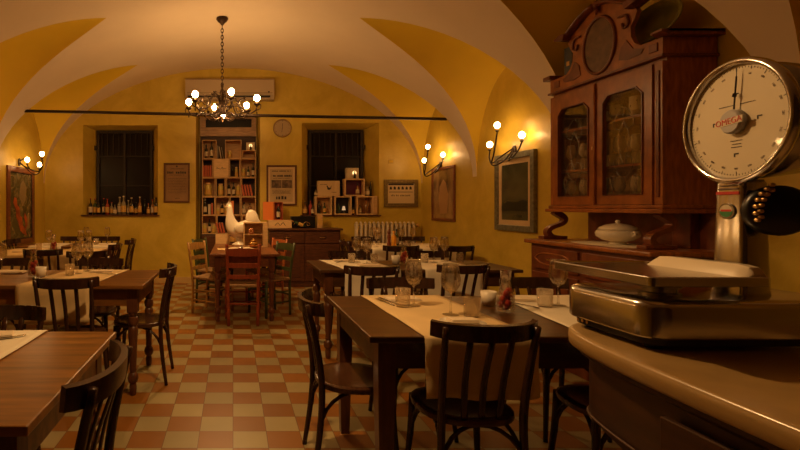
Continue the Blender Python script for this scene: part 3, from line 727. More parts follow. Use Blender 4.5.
for k in range(3): put('k', 218.2 + k * 2.7, 4, 'red book leaning, %s from left in the bottom row dark crate' % ORD[k], h=.19, w=.03, lean=-.24)
put('j', 231.3, 4, 'yellow jar behind the rooster in the bottom row middle crate', h=.18, r=.034); put('b', 236.5, 4, 'dark bottle behind the rooster in the bottom row middle crate', h=.22, r=.032)
ln = thing('lantern_box', 'small framed box with a lit bottle at the top right of shelves', 'display box', (X_(250.6), 8.47, RZ[1] + .15))
obj('box_body', B(-.075, .075, .02, .14, 0, .14), M_LAB, ln); b = bmesh.new(); ball(b, (0, .008, .08), .03, 10, 7, (1, .4, 1)); obj('lamp', b, M_BULBL, ln, True)
b = bmesh.new(); lathe(b, [(0, .005), (.018, .005), (.018, .05), (.006, .07), (.006, .09), (0, .09)], 10, (0, -.01, 0)); obj('bottle_figure', b, M_BOTD, ln, True)

# right window sill: crates and bottles
SG = 'wooden crates on the right window sill'
def Xs(px, y=8.52): return (px - 233) * y / FPX
def sz(z): return SILL + z
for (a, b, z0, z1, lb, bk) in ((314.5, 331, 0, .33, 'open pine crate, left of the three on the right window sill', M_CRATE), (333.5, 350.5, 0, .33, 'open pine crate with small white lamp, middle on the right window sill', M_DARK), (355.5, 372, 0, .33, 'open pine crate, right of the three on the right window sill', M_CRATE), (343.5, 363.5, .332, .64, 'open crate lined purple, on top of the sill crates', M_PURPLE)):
    crate(lb, Xs(a), Xs(b), sz(z0), sz(z1), 8.43, 8.60, M_CRATE2, True, bk, .02, SG)
t = thing('wooden_plank_box', 'narrow upright pine box at the right end of the sill crates', 'box', (Xs(374.0), 8.43, SILL)); obj('body', B(-.033, .033, 0, .18, 0, .33, bev=.003), M_CRATE2, t); obj('lid', B(-.028, .028, -.006, -.0005, .01, .32), M_CRATE, t)
t = thing('wine_carton', 'cream box with a small rooster drawing standing on the sill crates', 'box', (Xs(328.2), 8.46, SILL + .332))
obj('box_body', B(-.195, .195, 0, .10, 0, .27, bev=.003), M_MATB, t)
g = bmesh.new(); ball(g, (0, -.001, .13), .03, 10, 6, (1, .05, .7)); prism(g, [(-.02, .13), (-.045, .18), (-.03, .19), (-.005, .15)], -.002, -.0005, 'y'); prism(g, [(.02, .14), (.05, .19), (.035, .12)], -.002, -.0005, 'y'); textlines(g, -.15, -.03, .20, .012, -.0004, .3, 5); textlines(g, .05, .14, .06, .012, -.0004, .3, 6); obj('rooster_drawing', g, M_INK, t)
t = thing('display_box', 'small framed box with a lit bottle on top of the purple crate', 'display box', (Xs(352), 8.46, SILL + .642))
obj('box_body', B(-.11, .11, .02, .12, 0, .19, bev=.003), M_LAB, t); b = bmesh.new(); ball(b, (.03, .008, .10), .036, 10, 7, (1, .4, 1)); obj('lamp', b, M_BULBL, t, True)
b = bmesh.new(); lathe(b, [(0, .005), (.024, .005), (.024, .07), (.008, .10), (.008, .13), (0, .13)], 10, (.03, -.012, 0)); obj('bottle_figure', b, M_BOTD, t, True)
t = thing('table_lamp', 'tiny lamp with white shade inside the middle sill crate', 'lamp', (Xs(343.5), 8.50, SILL + .021))
b = bmesh.new(); lathe(b, [(0, 0), (.03, 0), (.03, .01), (.008, .02), (.008, .07), (0, .07)], 12); obj('base', b, M_INK, t, True); b = bmesh.new(); lathe(b, [(.035, .06), (.018, .13)], 12, cap=False); lathe(b, [(.018, .13), (0, .13)], 12, cap=False); obj('lamp_shade', b, mat('lamp_shade_white', (.85, .75, .6), .6, emit=(1, .7, .4), es=.35), t, True)
SB = 'bottles on the right window sill'
for (px, y, z, lb, h, r, mb, ml, kind) in ((305, 8.50, 0, 'amber bottle at the left end of the right window sill', .22, .04, M_BOTA, M_LABO, 'spirit'), (310.5, 8.55, 0, 'red boxed bottle second from left on the right sill', .27, .035, M_CAPR, None, 'spirit'),
        (312.5, 8.41, .0, 'small dark bottle in front of the left sill crate', .20, .026, M_BOTD, M_LAB, 'spirit'), (319, 8.50, .021, 'black bottle inside the left sill crate, left one', .22, .034, M_BOTD, None, 'wine'), (324.5, 8.52, .021, 'green bottle inside the left sill crate, right one', .19, .032, M_BOTG, M_LABO, 'spirit'),
        (316, 8.52, .332, 'small pale bottle on the left crate, beside the cream box', .12, .03, M_BOTC, M_LAB, 'spirit'), (338.3, 8.53, .021, 'green bottle left inside the middle sill crate', .2, .03, M_BOTG, None, 'wine'),
        (353, 8.46, 0, 'small dark bottle between middle and right sill crates', .18, .022, M_BOTD, M_LABO, 'spirit'), (359.8, 8.50, .021, 'small pale bottle inside the right sill crate', .15, .028, M_BOTC, M_LAB, 'spirit'), (366, 8.50, .021, 'dark red bottle inside the right sill crate', .26, .045, M_BOTA, None, 'spirit'),
        (367.2, 8.50, .332, 'clear bottle with cream label on the right sill crate', .19, .036, M_BOTC, M_LAB, 'spirit'), (370.5, 8.55, .332, 'tall dark bottle on the right sill crate', .26, .028, M_BOTD, None, 'wine'),
        (357.5, 8.49, .354, 'dark bottle inside the purple lined crate', .20, .03, M_BOTA, M_LAB, 'wine')):
    bottle(lb, (Xs(px, y), y, SILL + z), h, r, mb, ml, None, SB, kind)

# sideboard
def Xb(px, y=8.06): return (px - 233) * y / FPX
sd = thing('sideboard', 'dark wooden sideboard with three doors against the back wall', 'sideboard', (1.21, 8.44, 0))
obj('body', B(-.60, .60, -.40, 0, .06, .955), M_SIDE, sd); obj('top', B(-.64, .64, -.44, 0, .956, .99, bev=.008), M_SIDE, sd); obj('plinth', B(-.62, .62, -.41, 0, 0, .058), M_SIDE, sd)
for k in range(2):
    x = -.58 + k * .59; d = obj('door', B(x, x + .57, -.418, -.401, .10, .72, bev=.004), M_SIDE, sd)
    g = bmesh.new(); box(g, x + .07, x + .50, -.424, -.418, .17, .65, bev=.003); obj('panel', g, M_SIDE, d)
    dr = obj('drawer', B(x, x + .57, -.418, -.401, .74, .93, bev=.004), M_SIDE, sd)
    g = bmesh.new(); tube(g, [(x + .24, -.42, .84), (x + .26, -.44, .835), (x + .31, -.44, .835), (x + .33, -.42, .84)], .006, 6); obj('handle', g, M_BRASS, dr, True)
ZS = .991
t = thing('low_wine_box', 'low pale pine box with a scribbled mark lying on the sideboard', 'box', (Xb(280.5), 8.18, ZS)); obj('box_body', B(-.20, .20, -.06, .12, 0, .135, bev=.003), M_CRATE2, t)
g = bmesh.new(); tube(g, [(-.09, -.062, .04), (-.04, -.062, .09), (0, -.062, .045), (.05, -.062, .095), (.09, -.062, .04)], .004, 4, smooth=4); obj('scribble', g, M_INK, t)
t = thing('gift_box', 'open orange gift box standing on the pine box on the sideboard', 'gift box', (Xb(273.5), 8.19, ZS + .137))
b = bmesh.new(); box(b, -.17, .01, -.03, .0, 0, .31); obj('lid', b, M_ORBOX, t)
b = bmesh.new(); box(b, .02, .03, -.05, .06, 0, .31); box(b, .16, .17, -.05, .06, 0, .31); box(b, .03, .16, -.05, .06, 0, .01); box(b, .03, .16, -.05, .06, .30, .31); box(b, .03, .16, .05, .06, .01, .30); obj('case', b, mat('dark_orange_card', (.45, .10, .03), .5), t)
bottle('dark bottle with pale label inside the orange gift box', (Xb(273.5) + .095, 8.19, ZS + .148), .27, .034, M_BOTD, M_LAB, M_CAPR)
t = thing('black_bottle_rack', 'black box with gilt scroll ornaments on the sideboard beside the gift box', 'box', (Xb(304.5), 8.20, ZS))
obj('box_body', B(-.21, .21, 0, .14, 0, .20, bev=.006), M_BLACK, t)
g = bmesh.new()
for x in (-.1, .06):
    tube(g, [(x - .07, -.01, .05), (x - .03, -.02, .10), (x + .03, -.02, .09), (x + .05, -.02, .05), (x + .01, -.02, .04), (x + .0, -.02, .07)], .006, 5, smooth=4)
obj('scroll', g, M_BRASS, t, True)
bt = bottle('dark bottle lying tilted against the black scroll box', (Xb(296), 8.13, ZS + .03), .24, .03, M_BOTG, M_LABO, M_BRASS); bt.rotation_euler = (0, R(-68), 0); bt.location = (Xb(305), 8.10, ZS + .034)
t = thing('tall_carton', 'upright brown carton at the right end of the sideboard', 'box', (Xb(321.5), 8.20, ZS)); obj('box_body', B(-.045, .045, 0, .09, 0, .23, bev=.003), M_CRATE, t); obj('paper_label', B(-.035, .035, -.002, 0, .05, .16), M_LABO, t)
sk = thing('socket_plate', 'small cream socket plate high on the wall beside the right window', 'socket', (2.02, 8.459, 2.1)); sk.location = ((391 - 233) * 8.46 / FPX, 8.459, CH + (207 - 161.5) * 8.46 / FPX)
obj('plate', B(-.05, .05, -.01, 0, -.035, .035, bev=.003), M_WALL, sk); obj('insert', B(-.035, .035, -.012, -.010, -.02, .02), M_LUN, sk)

# ------------------------------------------------------------------ dining chairs
def make_chair(name, label, h=.88, loc=(0, 0, 0), rotz=0):
    t = thing(name, label, 'chair', loc, rotz, 'bentwood dining chairs')
    s = bmesh.new(); o1 = disc_outline(.205, .20, 28, 2.5)
    loft(s, [[(x * k, y * k, z) for x, y in o1] for k, z in ((.90, .432), (.985, .436), (1.0, .448), (.99, .460), (.93, .466), (.80, .462), (.4, .456))])
    smooth_angle(obj('seat', s, M_CHAIR2, t), 50)
    for sx in (-1, 1):
        b = bmesh.new(); tube(b, [(sx * .19, -.235, 0), (sx * .178, -.200, .25), (sx * .172, -.190, .46), (sx * .178, -.215, .66), (sx * .186, -.262, h - .012)], [.013, .016, .017, .016, .013], 8, smooth=4); obj('back_post', b, M_CHAIR, t, True)
        b = bmesh.new(); tube(b, [(sx * .185, .190, 0), (sx * .165, .165, .24), (sx * .155, .155, .44)], [.012, .016, .019], 8, smooth=3); obj('leg', b, M_CHAIR, t, True)
    r = bmesh.new(); prev = []
    N = 14; rg = []
    for i in range(N + 1):
        u = -1 + 2 * i / N; x = .218 * math.sin(u * 1.15) / math.sin(1.15); y = -.275 + .085 * u * u; z0 = h - .075 + .010 * u * u; z1 = h + .004 * u * u
        n = Vector((.75 * u, -1, 0)).normalized() * .011
        rg.append([(x - n.x, y - n.y, z0), (x + n.x, y + n.y, z0 + .004), (x + n.x * 1.1, y + n.y - .004, (z0 + z1) / 2), (x + n.x, y + n.y - .006, z1 - .003), (x - n.x, y - n.y - .006, z1), (x - n.x * .8, y - n.y - .003, (z0 + z1) / 2)])
    loft(r, rg); smooth_angle(obj('top_rail', r, M_CHAIR, t), 45)
    for i, x in enumerate((-.085, 0, .085)):
        b = bmesh.new(); tube(b, [(x * .85, -.182, .455), (x * .95, -.205, .63), (x, -.268 + .06 * (x / .218) ** 2, h - .06)], 0, 8, smooth=4, flat=(.0145, .006)); obj('back_slat', b, M_CHAIR, t, True)
    for (p, q, mid) in (((.160, .160), (-.160, .160), (0, .13)), ((.175, -.198), (-.175, -.198), (0, -.16)), ((.162, .160), (.174, -.195), (.14, 0)), ((-.162, .160), (-.174, -.195), (-.14, 0))):
        b = bmesh.new(); pts = []
        for k in range(13):
            a = PI * k / 12; u = .5 - .5 * math.cos(a); z = .235 + .195 * math.sin(a) ** .8
            w_ = math.sin(a) ** 2
            x = p[0] + (q[0] - p[0]) * u; y = p[1] + (q[1] - p[1]) * u
            x += (mid[0] - (p[0] + q[0]) / 2) * w_; y += (mid[1] - (p[1] + q[1]) / 2) * w_
            pts.append((x, y, z))
        tube(b, pts, .0095, 7, smooth=0); obj('bent_brace', b, M_CHAIR, t, True)
    return t
CH0 = None
def chair(x, y, deg, label):
    """deg 0: faces +y (back towards the viewer); 180: faces the viewer; -90: faces +x; 90: faces -x"""
    global CH0
    if CH0 is None:
        CH0 = make_chair('dining_chair', label, loc=(x, y, 0), rotz=R(deg)); return CH0
    return dup(CH0, (x, y, 0), R(deg), label)
# front table on the right
chair(1.035, 2.175, 1, 'dark bentwood chair with its back to the viewer at the nearest right table, left one')
chair(.635, 2.52, -92, 'dark bentwood chair at the left end of the nearest right table')
chair(1.74, 2.19, -8, 'dark bentwood chair under the nearest right table, half hidden by the bar counter')
chair(1.10, 2.93, 180, 'dark chair facing the viewer behind the nearest right table, left of carafe')
chair(1.98, 2.93, 180, 'dark chair facing the viewer behind the nearest right table, right of carafe')
# second table on the right
chair(1.11, 4.02, 0, 'dark chair with its back to the viewer at the second right table, left one')
chair(1.87, 4.12, 5, 'dark chair with its back to the viewer at the second right table, right one')
chair(1.23, 4.86, 180, 'dark chair facing the viewer behind the second right table, left one')
chair(2.07, 4.86, 180, 'dark chair facing the viewer behind the second right table, right one')
# far table on the right
chair(1.83, 6.75, -85, 'dark chair at the left end of the far right table near the radiator')
chair(2.05, 6.02, 0, 'dark chair with its back to the viewer at the far right table, left one')
chair(2.72, 6.02, 0, 'dark chair with its back to the viewer at the far right table, right one')
chair(2.10, 7.36, 180, 'dark chair between far right table and radiator, left one')
chair(2.82, 7.36, 180, 'dark chair between far right table and radiator, right one')
# left tables
chair(-.62, 1.44, 88, 'dark bentwood chair with curved back at the right end of the nearest left table').scale = (1, 1, 1.01)
chair(-1.13, 2.12, 182, 'dark chair facing the viewer behind the nearest left table, only its rail showing').scale = (1, 1, .975)
chair(-1.12, 3.40, 0, 'dark bentwood chair with its back to the viewer at the second left table')
chair(-.74, 3.80, 90, 'dark bentwood chair at the right end of the second left table beside the aisle')
chair(-1.22, 4.14, 180, 'dark chair facing the viewer behind the second left table, right one')
chair(-1.95, 4.14, 180, 'dark chair facing the viewer behind the second left table, left one')
chair(-2.12, 5.52, 0, 'dark chair with its back to the viewer at the third left table, left one')
chair(-1.62, 5.30, 20, 'dark chair turned sideways at the near right corner of the third left table')
chair(-1.73, 6.10, 90, 'dark chair at the right end of the third left table')
chair(-1.72, 6.96, 90, 'dark chair at the right end of the farthest left table beside the wall')
chair(-3.02, 5.84, -90, 'dark chair at the left end of the third left table, below the painting')
chair(-2.02, 7.38, 180, 'dark chair facing the viewer behind the farthest left table, right one')
chair(-2.52, 7.38, 180, 'dark chair facing the viewer behind the farthest left table, middle one')
chair(-3.0, 6.94, -90, 'dark chair at the left end of the farthest left table')

# ------------------------------------------------------------------ tables
TZ = .80
def table(label, x0, x1, y0, y1, style='turned', m=None, ml=None, h=TZ, name='dining_table', apron=.125):
    m = m or M_TABLE; ml = ml or M_TLEG
    cx, cy = (x0 + x1) / 2, (y0 + y1) / 2; a, b_ = (x1 - x0) / 2, (y1 - y0) / 2
    t = thing(name, label, 'table', (cx, cy, 0))
    obj('tabletop', B(-a, a, -b_, b_, h - .028, h, bev=.005), m, t)
    i = .055; L = .075
    b = bmesh.new()
    box(b, -a + i, a - i, -b_ + i, -b_ + i + .022, h - .028 - apron, h - .029); box(b, -a + i, a - i, b_ - i - .022, b_ - i, h - .028 - apron, h - .029)
    box(b, -a + i, -a + i + .022, -b_ + i + .022, b_ - i - .022, h - .028 - apron, h - .029); box(b, a - i - .022, a - i, -b_ + i + .022, b_ - i - .022, h - .028 - apron, h - .029)
    obj('apron', b, m, t)
    for sx in (-1, 1):
        for sy in (-1, 1):
            b = bmesh.new(); q = L / 2; z1 = h - .029
            c = (sx * (a - i - q + .004), sy * (b_ - i - q + .004))
            if style == 'turned':
                zb = z1 - apron - .05
                box(b, c[0] - q, c[0] + q, c[1] - q, c[1] + q, zb, z1, bev=.003, seg=1)
                prof = [(0, 0), (.018, 0), (.024, .01), (.027, .06), (.022, .085), (.034, .10), (.040, .125), (.034, .15), (.022, .165), (.026, .18), (.024, .20), (.028, .30), (.034, .42), (.037, zb - .13), (.030, zb - .105), (.024, zb - .10), (.036, zb - .085), (.040, zb - .06), (.034, zb - .035), (.024, zb - .028), (.034, zb - .012), (.034, zb)]
                lathe(b, prof, 16, (c[0], c[1], 0))
            elif style == 'barley':
                zb = z1 - apron - .04
                box(b, c[0] - q, c[0] + q, c[1] - q, c[1] + q, zb, z1, bev=.003, seg=1)
                prof = [(0, 0), (.022, 0), (.034, .03), (.034, .07), (.020, .09)]
                z = .09; step = (zb - .13) / 6
                for k in range(6): prof += [(.022, z + .01), (.040, z + step * .35), (.043, z + step * .5), (.040, z + step * .65), (.022, z + step - .005)]; z += step
                prof += [(.034, zb - .02), (.034, zb)]
                lathe(b, prof, 16, (c[0], c[1], 0))
            else:
                q0 = .024
                loft(b, [[(c[0] + k * u, c[1] + k * v, z) for u, v in ((-1, -1), (1, -1), (1, 1), (-1, 1))] for k, z in ((q0, 0), (q0 + .002, .06), (q * .98, .50), (q, .56), (q, z1))])
            smooth_angle(obj('leg', b, ml, t), 40)
    return t
table('large dark table nearest on the right with beige runner, behind the bar counter', .58, 2.46, 2.02, 2.95, 'taper', M_TABLED, M_TLEG)
table('second dark table on the right with white runners', .76, 2.54, 4.17, 4.92, 'turned', M_TABLED)
table('far right table under white cloths near the radiator', 1.66, 3.12, 6.24, 7.16, 'turned', M_TABLED)
table('brown wooden table nearest on the left, cut by the picture edge', -2.5, -.515, 1.195, 2.11, 'barley', M_TABLE)
table('second brown table on the left with beige runner and turned legs', -2.75, -.63, 3.34, 4.16, 'turned', M_TABLE)
table('third table on the left under pale runners', -3.05, -1.62, 5.42, 6.30, 'turned', M_TABLE)
table('farthest table on the left near the back wall', -3.05, -1.66, 6.66, 7.22, 'turned', M_TABLE)

def runner(label, x0, x1, y0, y1, drop0, drop1, m, skew=0, seed=1, group='table runners'):
    """cloth strip across a table (along y), hanging over near and far edges"""
    rnd = random.Random(seed); b = bmesh.new(); path = []
    e = .006; z = TZ + .0022
    if drop0 > 0:
        for k in range(7): path.append((y0 - e - .004 * math.sin(k * 1.3), z - drop0 + drop0 * k / 7 * .97, 1 - k / 7))
    n = 12
    if drop0 > 0: path.append((y0 - e, z - .012, 0))
    for k in range(n + 1): path.append((y0 + (y1 - y0) * k / n, z, 0))
    if drop1 > 0:
        path.append((y1 + e, z - .012, 0))
        for k in range(1, 6): path.append((y1 + e, z - .012 - (drop1 - .012) * k / 5, k / 5))
    M_ = 14; rows = []
    for (y, zz, hang) in path:
        row = []
        for i in range(M_ + 1):
            u = i / M_; x = x0 + (x1 - x0) * u + skew * (y - (y0 + y1) / 2)
            dy = -abs(.010 * hang * (1 + math.sin(u * 15 + seed))) if y <= y0 else abs(.008 * hang * (1 + math.sin(u * 13 + seed)))
            dz = .0012 * (1 + math.sin(u * 9 + y * 14 + seed)) * (1 if hang == 0 else 0)
            row.append(b.verts.new((x, y + dy, zz + dz + (.006 * math.sin(u * 6 + seed) if hang == 1 else 0))))
        rows.append(row)
    for r0, r1 in zip(rows, rows[1:]):
        for i in range(M_): b.faces.new([r0[i], r0[i + 1], r1[i + 1], r1[i]])
    o = obj('table_runner', b, m, smooth=True)
    sm = o.modifiers.new('thickness', 'SOLIDIFY'); sm.thickness = .0016; sm.offset = 1
    return tag(o, label, 'table runner', group)
runner('beige linen runner hanging over the nearest right table, behind the foremost chair', .80, 1.28, 2.02, 2.95, .26, .2, M_CLOTHB, -.02, 1)
runner('off-white runner on the nearest right table beside the scale', 1.56, 2.05, 2.02, 2.95, .26, .2, M_CLOTHW, .12, 2)
runner('white runner with long drop at the left of the second right table', .93, 1.42, 4.17, 4.92, .30, .2, M_CLOTHW, -.12, 3)
runner('white runner at the right of the second right table', 1.68, 2.18, 4.17, 4.92, .30, .2, M_CLOTHW, 0, 4)
runner('white runner at the left of the far right table near the radiator', 1.82, 2.34, 6.24, 7.16, .22, .15, M_CLOTHW, 0, 5)
runner('white runner at the right of the far right table', 2.48, 3.00, 6.24, 7.16, .22, .15, M_CLOTHW, 0, 6)
runner('off-white runner across the nearest left table', -1.33, -.835, 1.195, 2.11, .22, .2, M_CLOTHW, .03, 7)
runner('beige linen runner hanging over the second left table behind a chair', -1.47, -.955, 3.34, 4.16, .27, .2, M_CLOTHB, .12, 8)
runner('beige runner at the left of the second left table, cut by the picture edge', -2.42, -1.90, 3.34, 4.16, .27, .2, M_CLOTHB, .1, 9)
runner('pale runner at the right of the third left table', -2.15, -1.66, 5.42, 6.30, .22, .2, M_CLOTHB, 0, 10)
runner('pale runner at the left of the third left table', -2.85, -2.36, 5.42, 6.30, .22, .2, M_CLOTHB, 0, 11)
runner('pale runner at the right of the farthest left table', -2.20, -1.72, 6.66, 7.22, .2, .15, M_CLOTHW, 0, 12)
runner('pale runner at the left of the farthest left table', -2.86, -2.40, 6.66, 7.22, .2, .15, M_CLOTHW, 0, 13)

# ------------------------------------------------------------------ tableware
TOP = TZ + .0062
def wineglass(x, y, label, s=1.0, z=None, mt=None, group='wine glasses'):
    t = thing('wine_glass', label, 'glass', (x, y, TOP if z is None else z), 0, group)
    m = mt or M_GLASS
    b = bmesh.new(); lathe(b, [(0, .0), (.036, .0), (.035, .002), (.008, .006), (.0045, .02), (.004, .09), (.006, .10), (0, .10)], 18, cap=False); obj('stem', b, m, t, True)
    b = bmesh.new(); lathe(b, [(0, .099), (.006, .100), (.026, .112), (.041, .140), (.043, .165), (.038, .205), (.034, .235), (.0325, .235), (.0365, .205), (.0415, .165), (.0395, .141), (.024, .114), (0, .104)], 22, cap=False); obj('bowl', b, m, t, True)
    t.scale = (s, s, s); return t
def tumbler(x, y, label, z=None, mt=None, group='water tumblers', s=1.0):
    t = thing('tumbler', label, 'glass', (x, y, TOP if z is None else z), 0, group)
    b = bmesh.new(); lathe(b, [(0, 0), (.031, 0), (.034, .01), (.037, .09), (.0355, .09), (.0325, .012), (0, .010)], 20, cap=False); obj('tumbler_body', b, mt or M_GLASS, t, True)
    t.scale = (s, s, s); return t
def cup(x, y, label):
    t = thing('white_cup', label, 'cup', (x, y, TOP), 0, 'white candle cups')
    b = bmesh.new(); lathe(b, [(0, 0), (.034, 0), (.042, .075), (.039, .075), (.032, .008), (0, .008)], 20, cap=False); obj('cup_body', b, mat('white_cup', (.85, .76, .62), .35), t, True)
    b = bmesh.new(); lathe(b, [(0, .009), (.018, .009), (.018, .03), (0, .03)], 12); obj('candle', b, M_CREAM, t, True)
    return t
def carafe(x, y, label, s=1.0):
    t = thing('carafe', label, 'carafe', (x, y, TOP), 0, 'small carafes with red decoration')
    b = bmesh.new(); lathe(b, [(0, 0), (.040, 0), (.044, .02), (.041, .08), (.024, .13), (.022, .15), (.028, .20), (.0265, .20), (.0205, .15), (.0225, .13), (.039, .08), (.042, .02), (0, .006)], 22, cap=False); obj('glass_body', b, M_GLASS, t, True)
    rnd = random.Random(int(x * 100)); b = bmesh.new()
    for k in range(9):
        a = k * 2.4; rr = .018 if k % 3 else .004; zz = .022 + .0095 * k
        ball(b, (rr * math.cos(a), rr * math.sin(a), zz), .0155, 8, 6, (1, 1, 1.15))
    obj('red_berries', b, M_FRUIT, t, True); t.scale = (s, s, s * 1.05)
    return t
def napkin(x, y, label, deg=0, w=.20, d=.11, m=None):
    t = thing('folded_napkin', label, 'napkin', (x, y, TOP), R(deg), 'folded napkins')
    b = bmesh.new()
    for k, (a, c) in enumerate(((w, d), (w * .97, d * .95), (w * .94, d * .9))): box(b, -a / 2, a / 2, -c / 2, c / 2, .0005 + k * .0045, .0045 + k * .0045, bev=.0015, seg=1)
    obj('cloth', b, m or M_NAP, t); return t
def cutlery(x, y, label, kind='knife', deg=0):
    t = thing('table_' + kind, label, kind, (x, y, TOP + .0005), R(deg), 'table cutlery')
    b = bmesh.new(); tube(b, [(0, -.10, .004), (0, -.04, .005), (0, .0, .004)], 0, 8, flat=(.006, .003)); obj('handle', b, M_STEELC, t, True)
    b = bmesh.new()
    if kind == 'knife': prism(b, [(-.006, 0), (.006, 0), (.009, .05), (.006, .10), (-.005, .105)], .003, .0045)
    else:
        prism(b, [(-.004, 0), (.004, 0), (.011, .04), (.011, .055), (-.011, .055), (-.011, .04)], .003, .0045)
        for xx in (-.0095, -.0035, .0035, .0095): box(b, xx - .0015, xx + .0015, .054, .095, .003, .0045)
    obj('blade' if kind == 'knife' else 'tines', b, M_STEELC, t); return t
def plate(x, y, label, r=.10):
    t = thing('side_plate', label, 'plate', (x, y, TOP), 0, 'cream side plates'); b = bmesh.new()
    lathe(b, [(0, 0), (r * .6, 0), (r, .012), (r * .99, .015), (r * .6, .005), (0, .005)], 26, cap=False); obj('dish', b, M_CERAM, t, True); return t
NR = 'nearest right table'; SR = 'second right table'; FR = 'far right table'; SLT = 'second left table'
wineglass(1.00, 2.64, 'tall wine glass on the beige runner of the nearest right table, left one', 1.08)
wineglass(1.10, 2.41, 'tall wine glass on the beige runner of the nearest right table, nearest the front', 1.10)
wineglass(1.80, 2.64, 'tall wine glass left of the scale on the nearest right table', 1.08)
tumbler(.925, 2.60, 'clear tumbler on the beige runner beside the left wine glass', s=1.12); tumbler(1.185, 2.37, 'clear tumbler between the wine glass and the carafe', s=1.05); tumbler(1.70, 2.60, 'clear tumbler left of the scale beside the wine glass', s=1.08)
tumbler(1.92, 2.36, 'clear tumbler behind the scale on the off-white runner', s=1.08)
wineglass(2.04, 2.44, 'wine glass mostly hidden behind the scale', 1.08)
cup(1.425, 2.66, 'small white cup beside the carafe on the nearest right table'); carafe(1.43, 2.50, 'glass carafe holding red berries on the nearest right table', 1.0)
napkin(.99, 2.79, 'folded cream napkin at the far side of the nearest right table, left', 5, .20, .10); plate(1.06, 2.20, 'cream plate behind the foremost chair rail', .10)
napkin(1.06, 2.20 , 'cream napkin folded on the plate behind the foremost chair', 0, .13, .07).location.z = TOP + .016
cutlery(.865, 2.72, 'steel fork at left of the beige runner on the nearest right table', 'fork', 12); cutlery(.895, 2.76, 'steel knife beside the fork on the beige runner', 'knife', 14)
napkin(1.66, 2.79, 'folded cream napkin by the tumbler left of the scale', -4, .18, .10); cutlery(1.86, 2.50, 'steel knife on the off-white runner left of the scale', 'knife', 40); cutlery(1.60, 2.64, 'steel fork on the off-white runner near the carafe', 'fork', 20)
# second right table
wineglass(1.225, 4.72, 'wine glass at left of the second right table, left of a pair', 1.05); wineglass(1.285, 4.58, 'wine glass at left of the second right table, right of a pair', 1.05)
tumbler(1.16, 4.66, 'tumbler left of the pair of wine glasses on the second right table'); tumbler(1.37, 4.62, 'tumbler right of the pair of wine glasses on the second right table')
cup(1.57, 4.60, 'small white cup on the second right table beside its carafe'); carafe(1.64, 4.58, 'small carafe with red berries on the second right table')
wineglass(1.98, 4.70, 'wine glass at right of the second right table, left one', 1.05); wineglass(2.12, 4.78, 'wine glass at right of the second right table, right one', 1.05)
tumbler(1.88, 4.68, 'tumbler left of the right wine glasses on the second right table'); tumbler(2.22, 4.66, 'tumbler at the right end of the second right table')
napkin(1.26, 4.42, 'folded napkin at the near left of the second right table', 0, .20, .10); napkin(1.98, 4.42, 'folded napkin at the near right of the second right table', 0, .20, .10)
napkin(1.10, 4.80, 'folded napkin at the far left of the second right table', 0, .18, .09); napkin(1.83, 4.82, 'folded napkin at the far middle of the second right table', 0, .18, .08)
cutlery(1.05, 4.70, 'steel knife at the left of the second right table', 'knife', -30); cutlery(2.10, 4.50, 'steel fork at the right of the second right table', 'fork', 60)
# far right table
wineglass(2.03, 6.95, 'wine glass on the far right table, left of a pair', 1.05); wineglass(2.11, 6.90, 'wine glass on the far right table, right of a pair', 1.05)
wineglass(2.44, 6.90, 'wine glass right of the pepper mill on the far right table', 1.05); wineglass(2.62, 6.95, 'wine glass in the middle of the far right table', 1.05)
wineglass(1.96, 6.50, 'wine glass at near left of the far right table', 1.0); tumbler(2.38, 6.48, 'tumbler near the oil bottles on the far right table'); tumbler(2.80, 6.55, 'tumbler at the right of the far right table')
napkin(2.10, 6.42, 'folded napkin at the near left of the far right table', 0, .2, .1); napkin(2.72, 6.44, 'folded napkin at the near right of the far right table', 0, .2, .1); napkin(2.70, 7.02, 'folded napkin at the far right of the far right table', 0, .2, .1)
t = thing('pepper_mill', 'dark red wooden pepper mill on the far right table', 'pepper mill', (2.185, 6.68, TOP)); b = bmesh.new(); lathe(b, [(0, 0), (.028, 0), (.03, .02), (.02, .07), (.026, .11), (.022, .15), (.016, .16), (0, .16)], 14); obj('mill_body', b, M_PEP, t, True)
b = bmesh.new(); lathe(b, [(0, .161), (.018, .162), (.026, .185), (.022, .21), (.008, .22), (.010, .232), (0, .238)], 14); obj('mill_head', b, M_PEP, t, True)
bottle('orange oil bottle on the far right table beside the pepper mill', (2.245, 6.66, TOP), .21, .033, M_OILY, None, M_OILY, None, 'wine'); bottle('dark green oil bottle with black cap on the far right table', (2.31, 6.74, TOP), .235, .030, M_BOTG, M_LAB, M_INK, None, 'wine')
# left tables
carafe(-1.59, 3.80, 'small carafe with red berries on the second left table'); cup(-1.505, 3.74, 'small white cup beside the carafe on the second left table')
wineglass(-1.275, 3.90, 'wine glass on the beige runner of the second left table', 1.08); wineglass(-1.235, 4.06, 'wine glass just behind the other on the second left table', 1.08)
tumbler(-1.30, 3.80, 'tumbler beside the wine glasses on the second left table'); napkin(-1.10, 4.00, 'folded white napkin with cutlery right of the wine glasses on second left table', 4, .19, .10)
napkin(-1.85, 3.96, 'folded white napkin at the left picture edge on the second left table', 2, .24, .11); wineglass(-1.93, 3.98, 'wine glass at the left picture edge on the second left table', 1.05)
cutlery(-1.02, 3.86, 'steel knife on the beige runner of the second left table', 'knife', 70)
wineglass(-2.36, 6.12, 'wine glass at left of the third left table', 1.05); tumbler(-2.44, 6.0, 'tumbler beside the wine glass on the third left table'); wineglass(-1.93, 6.05, 'wine glass at right of the third left table, left of a pair', 1.05); wineglass(-1.85, 6.12, 'wine glass at right of the third left table, right of a pair', 1.05)
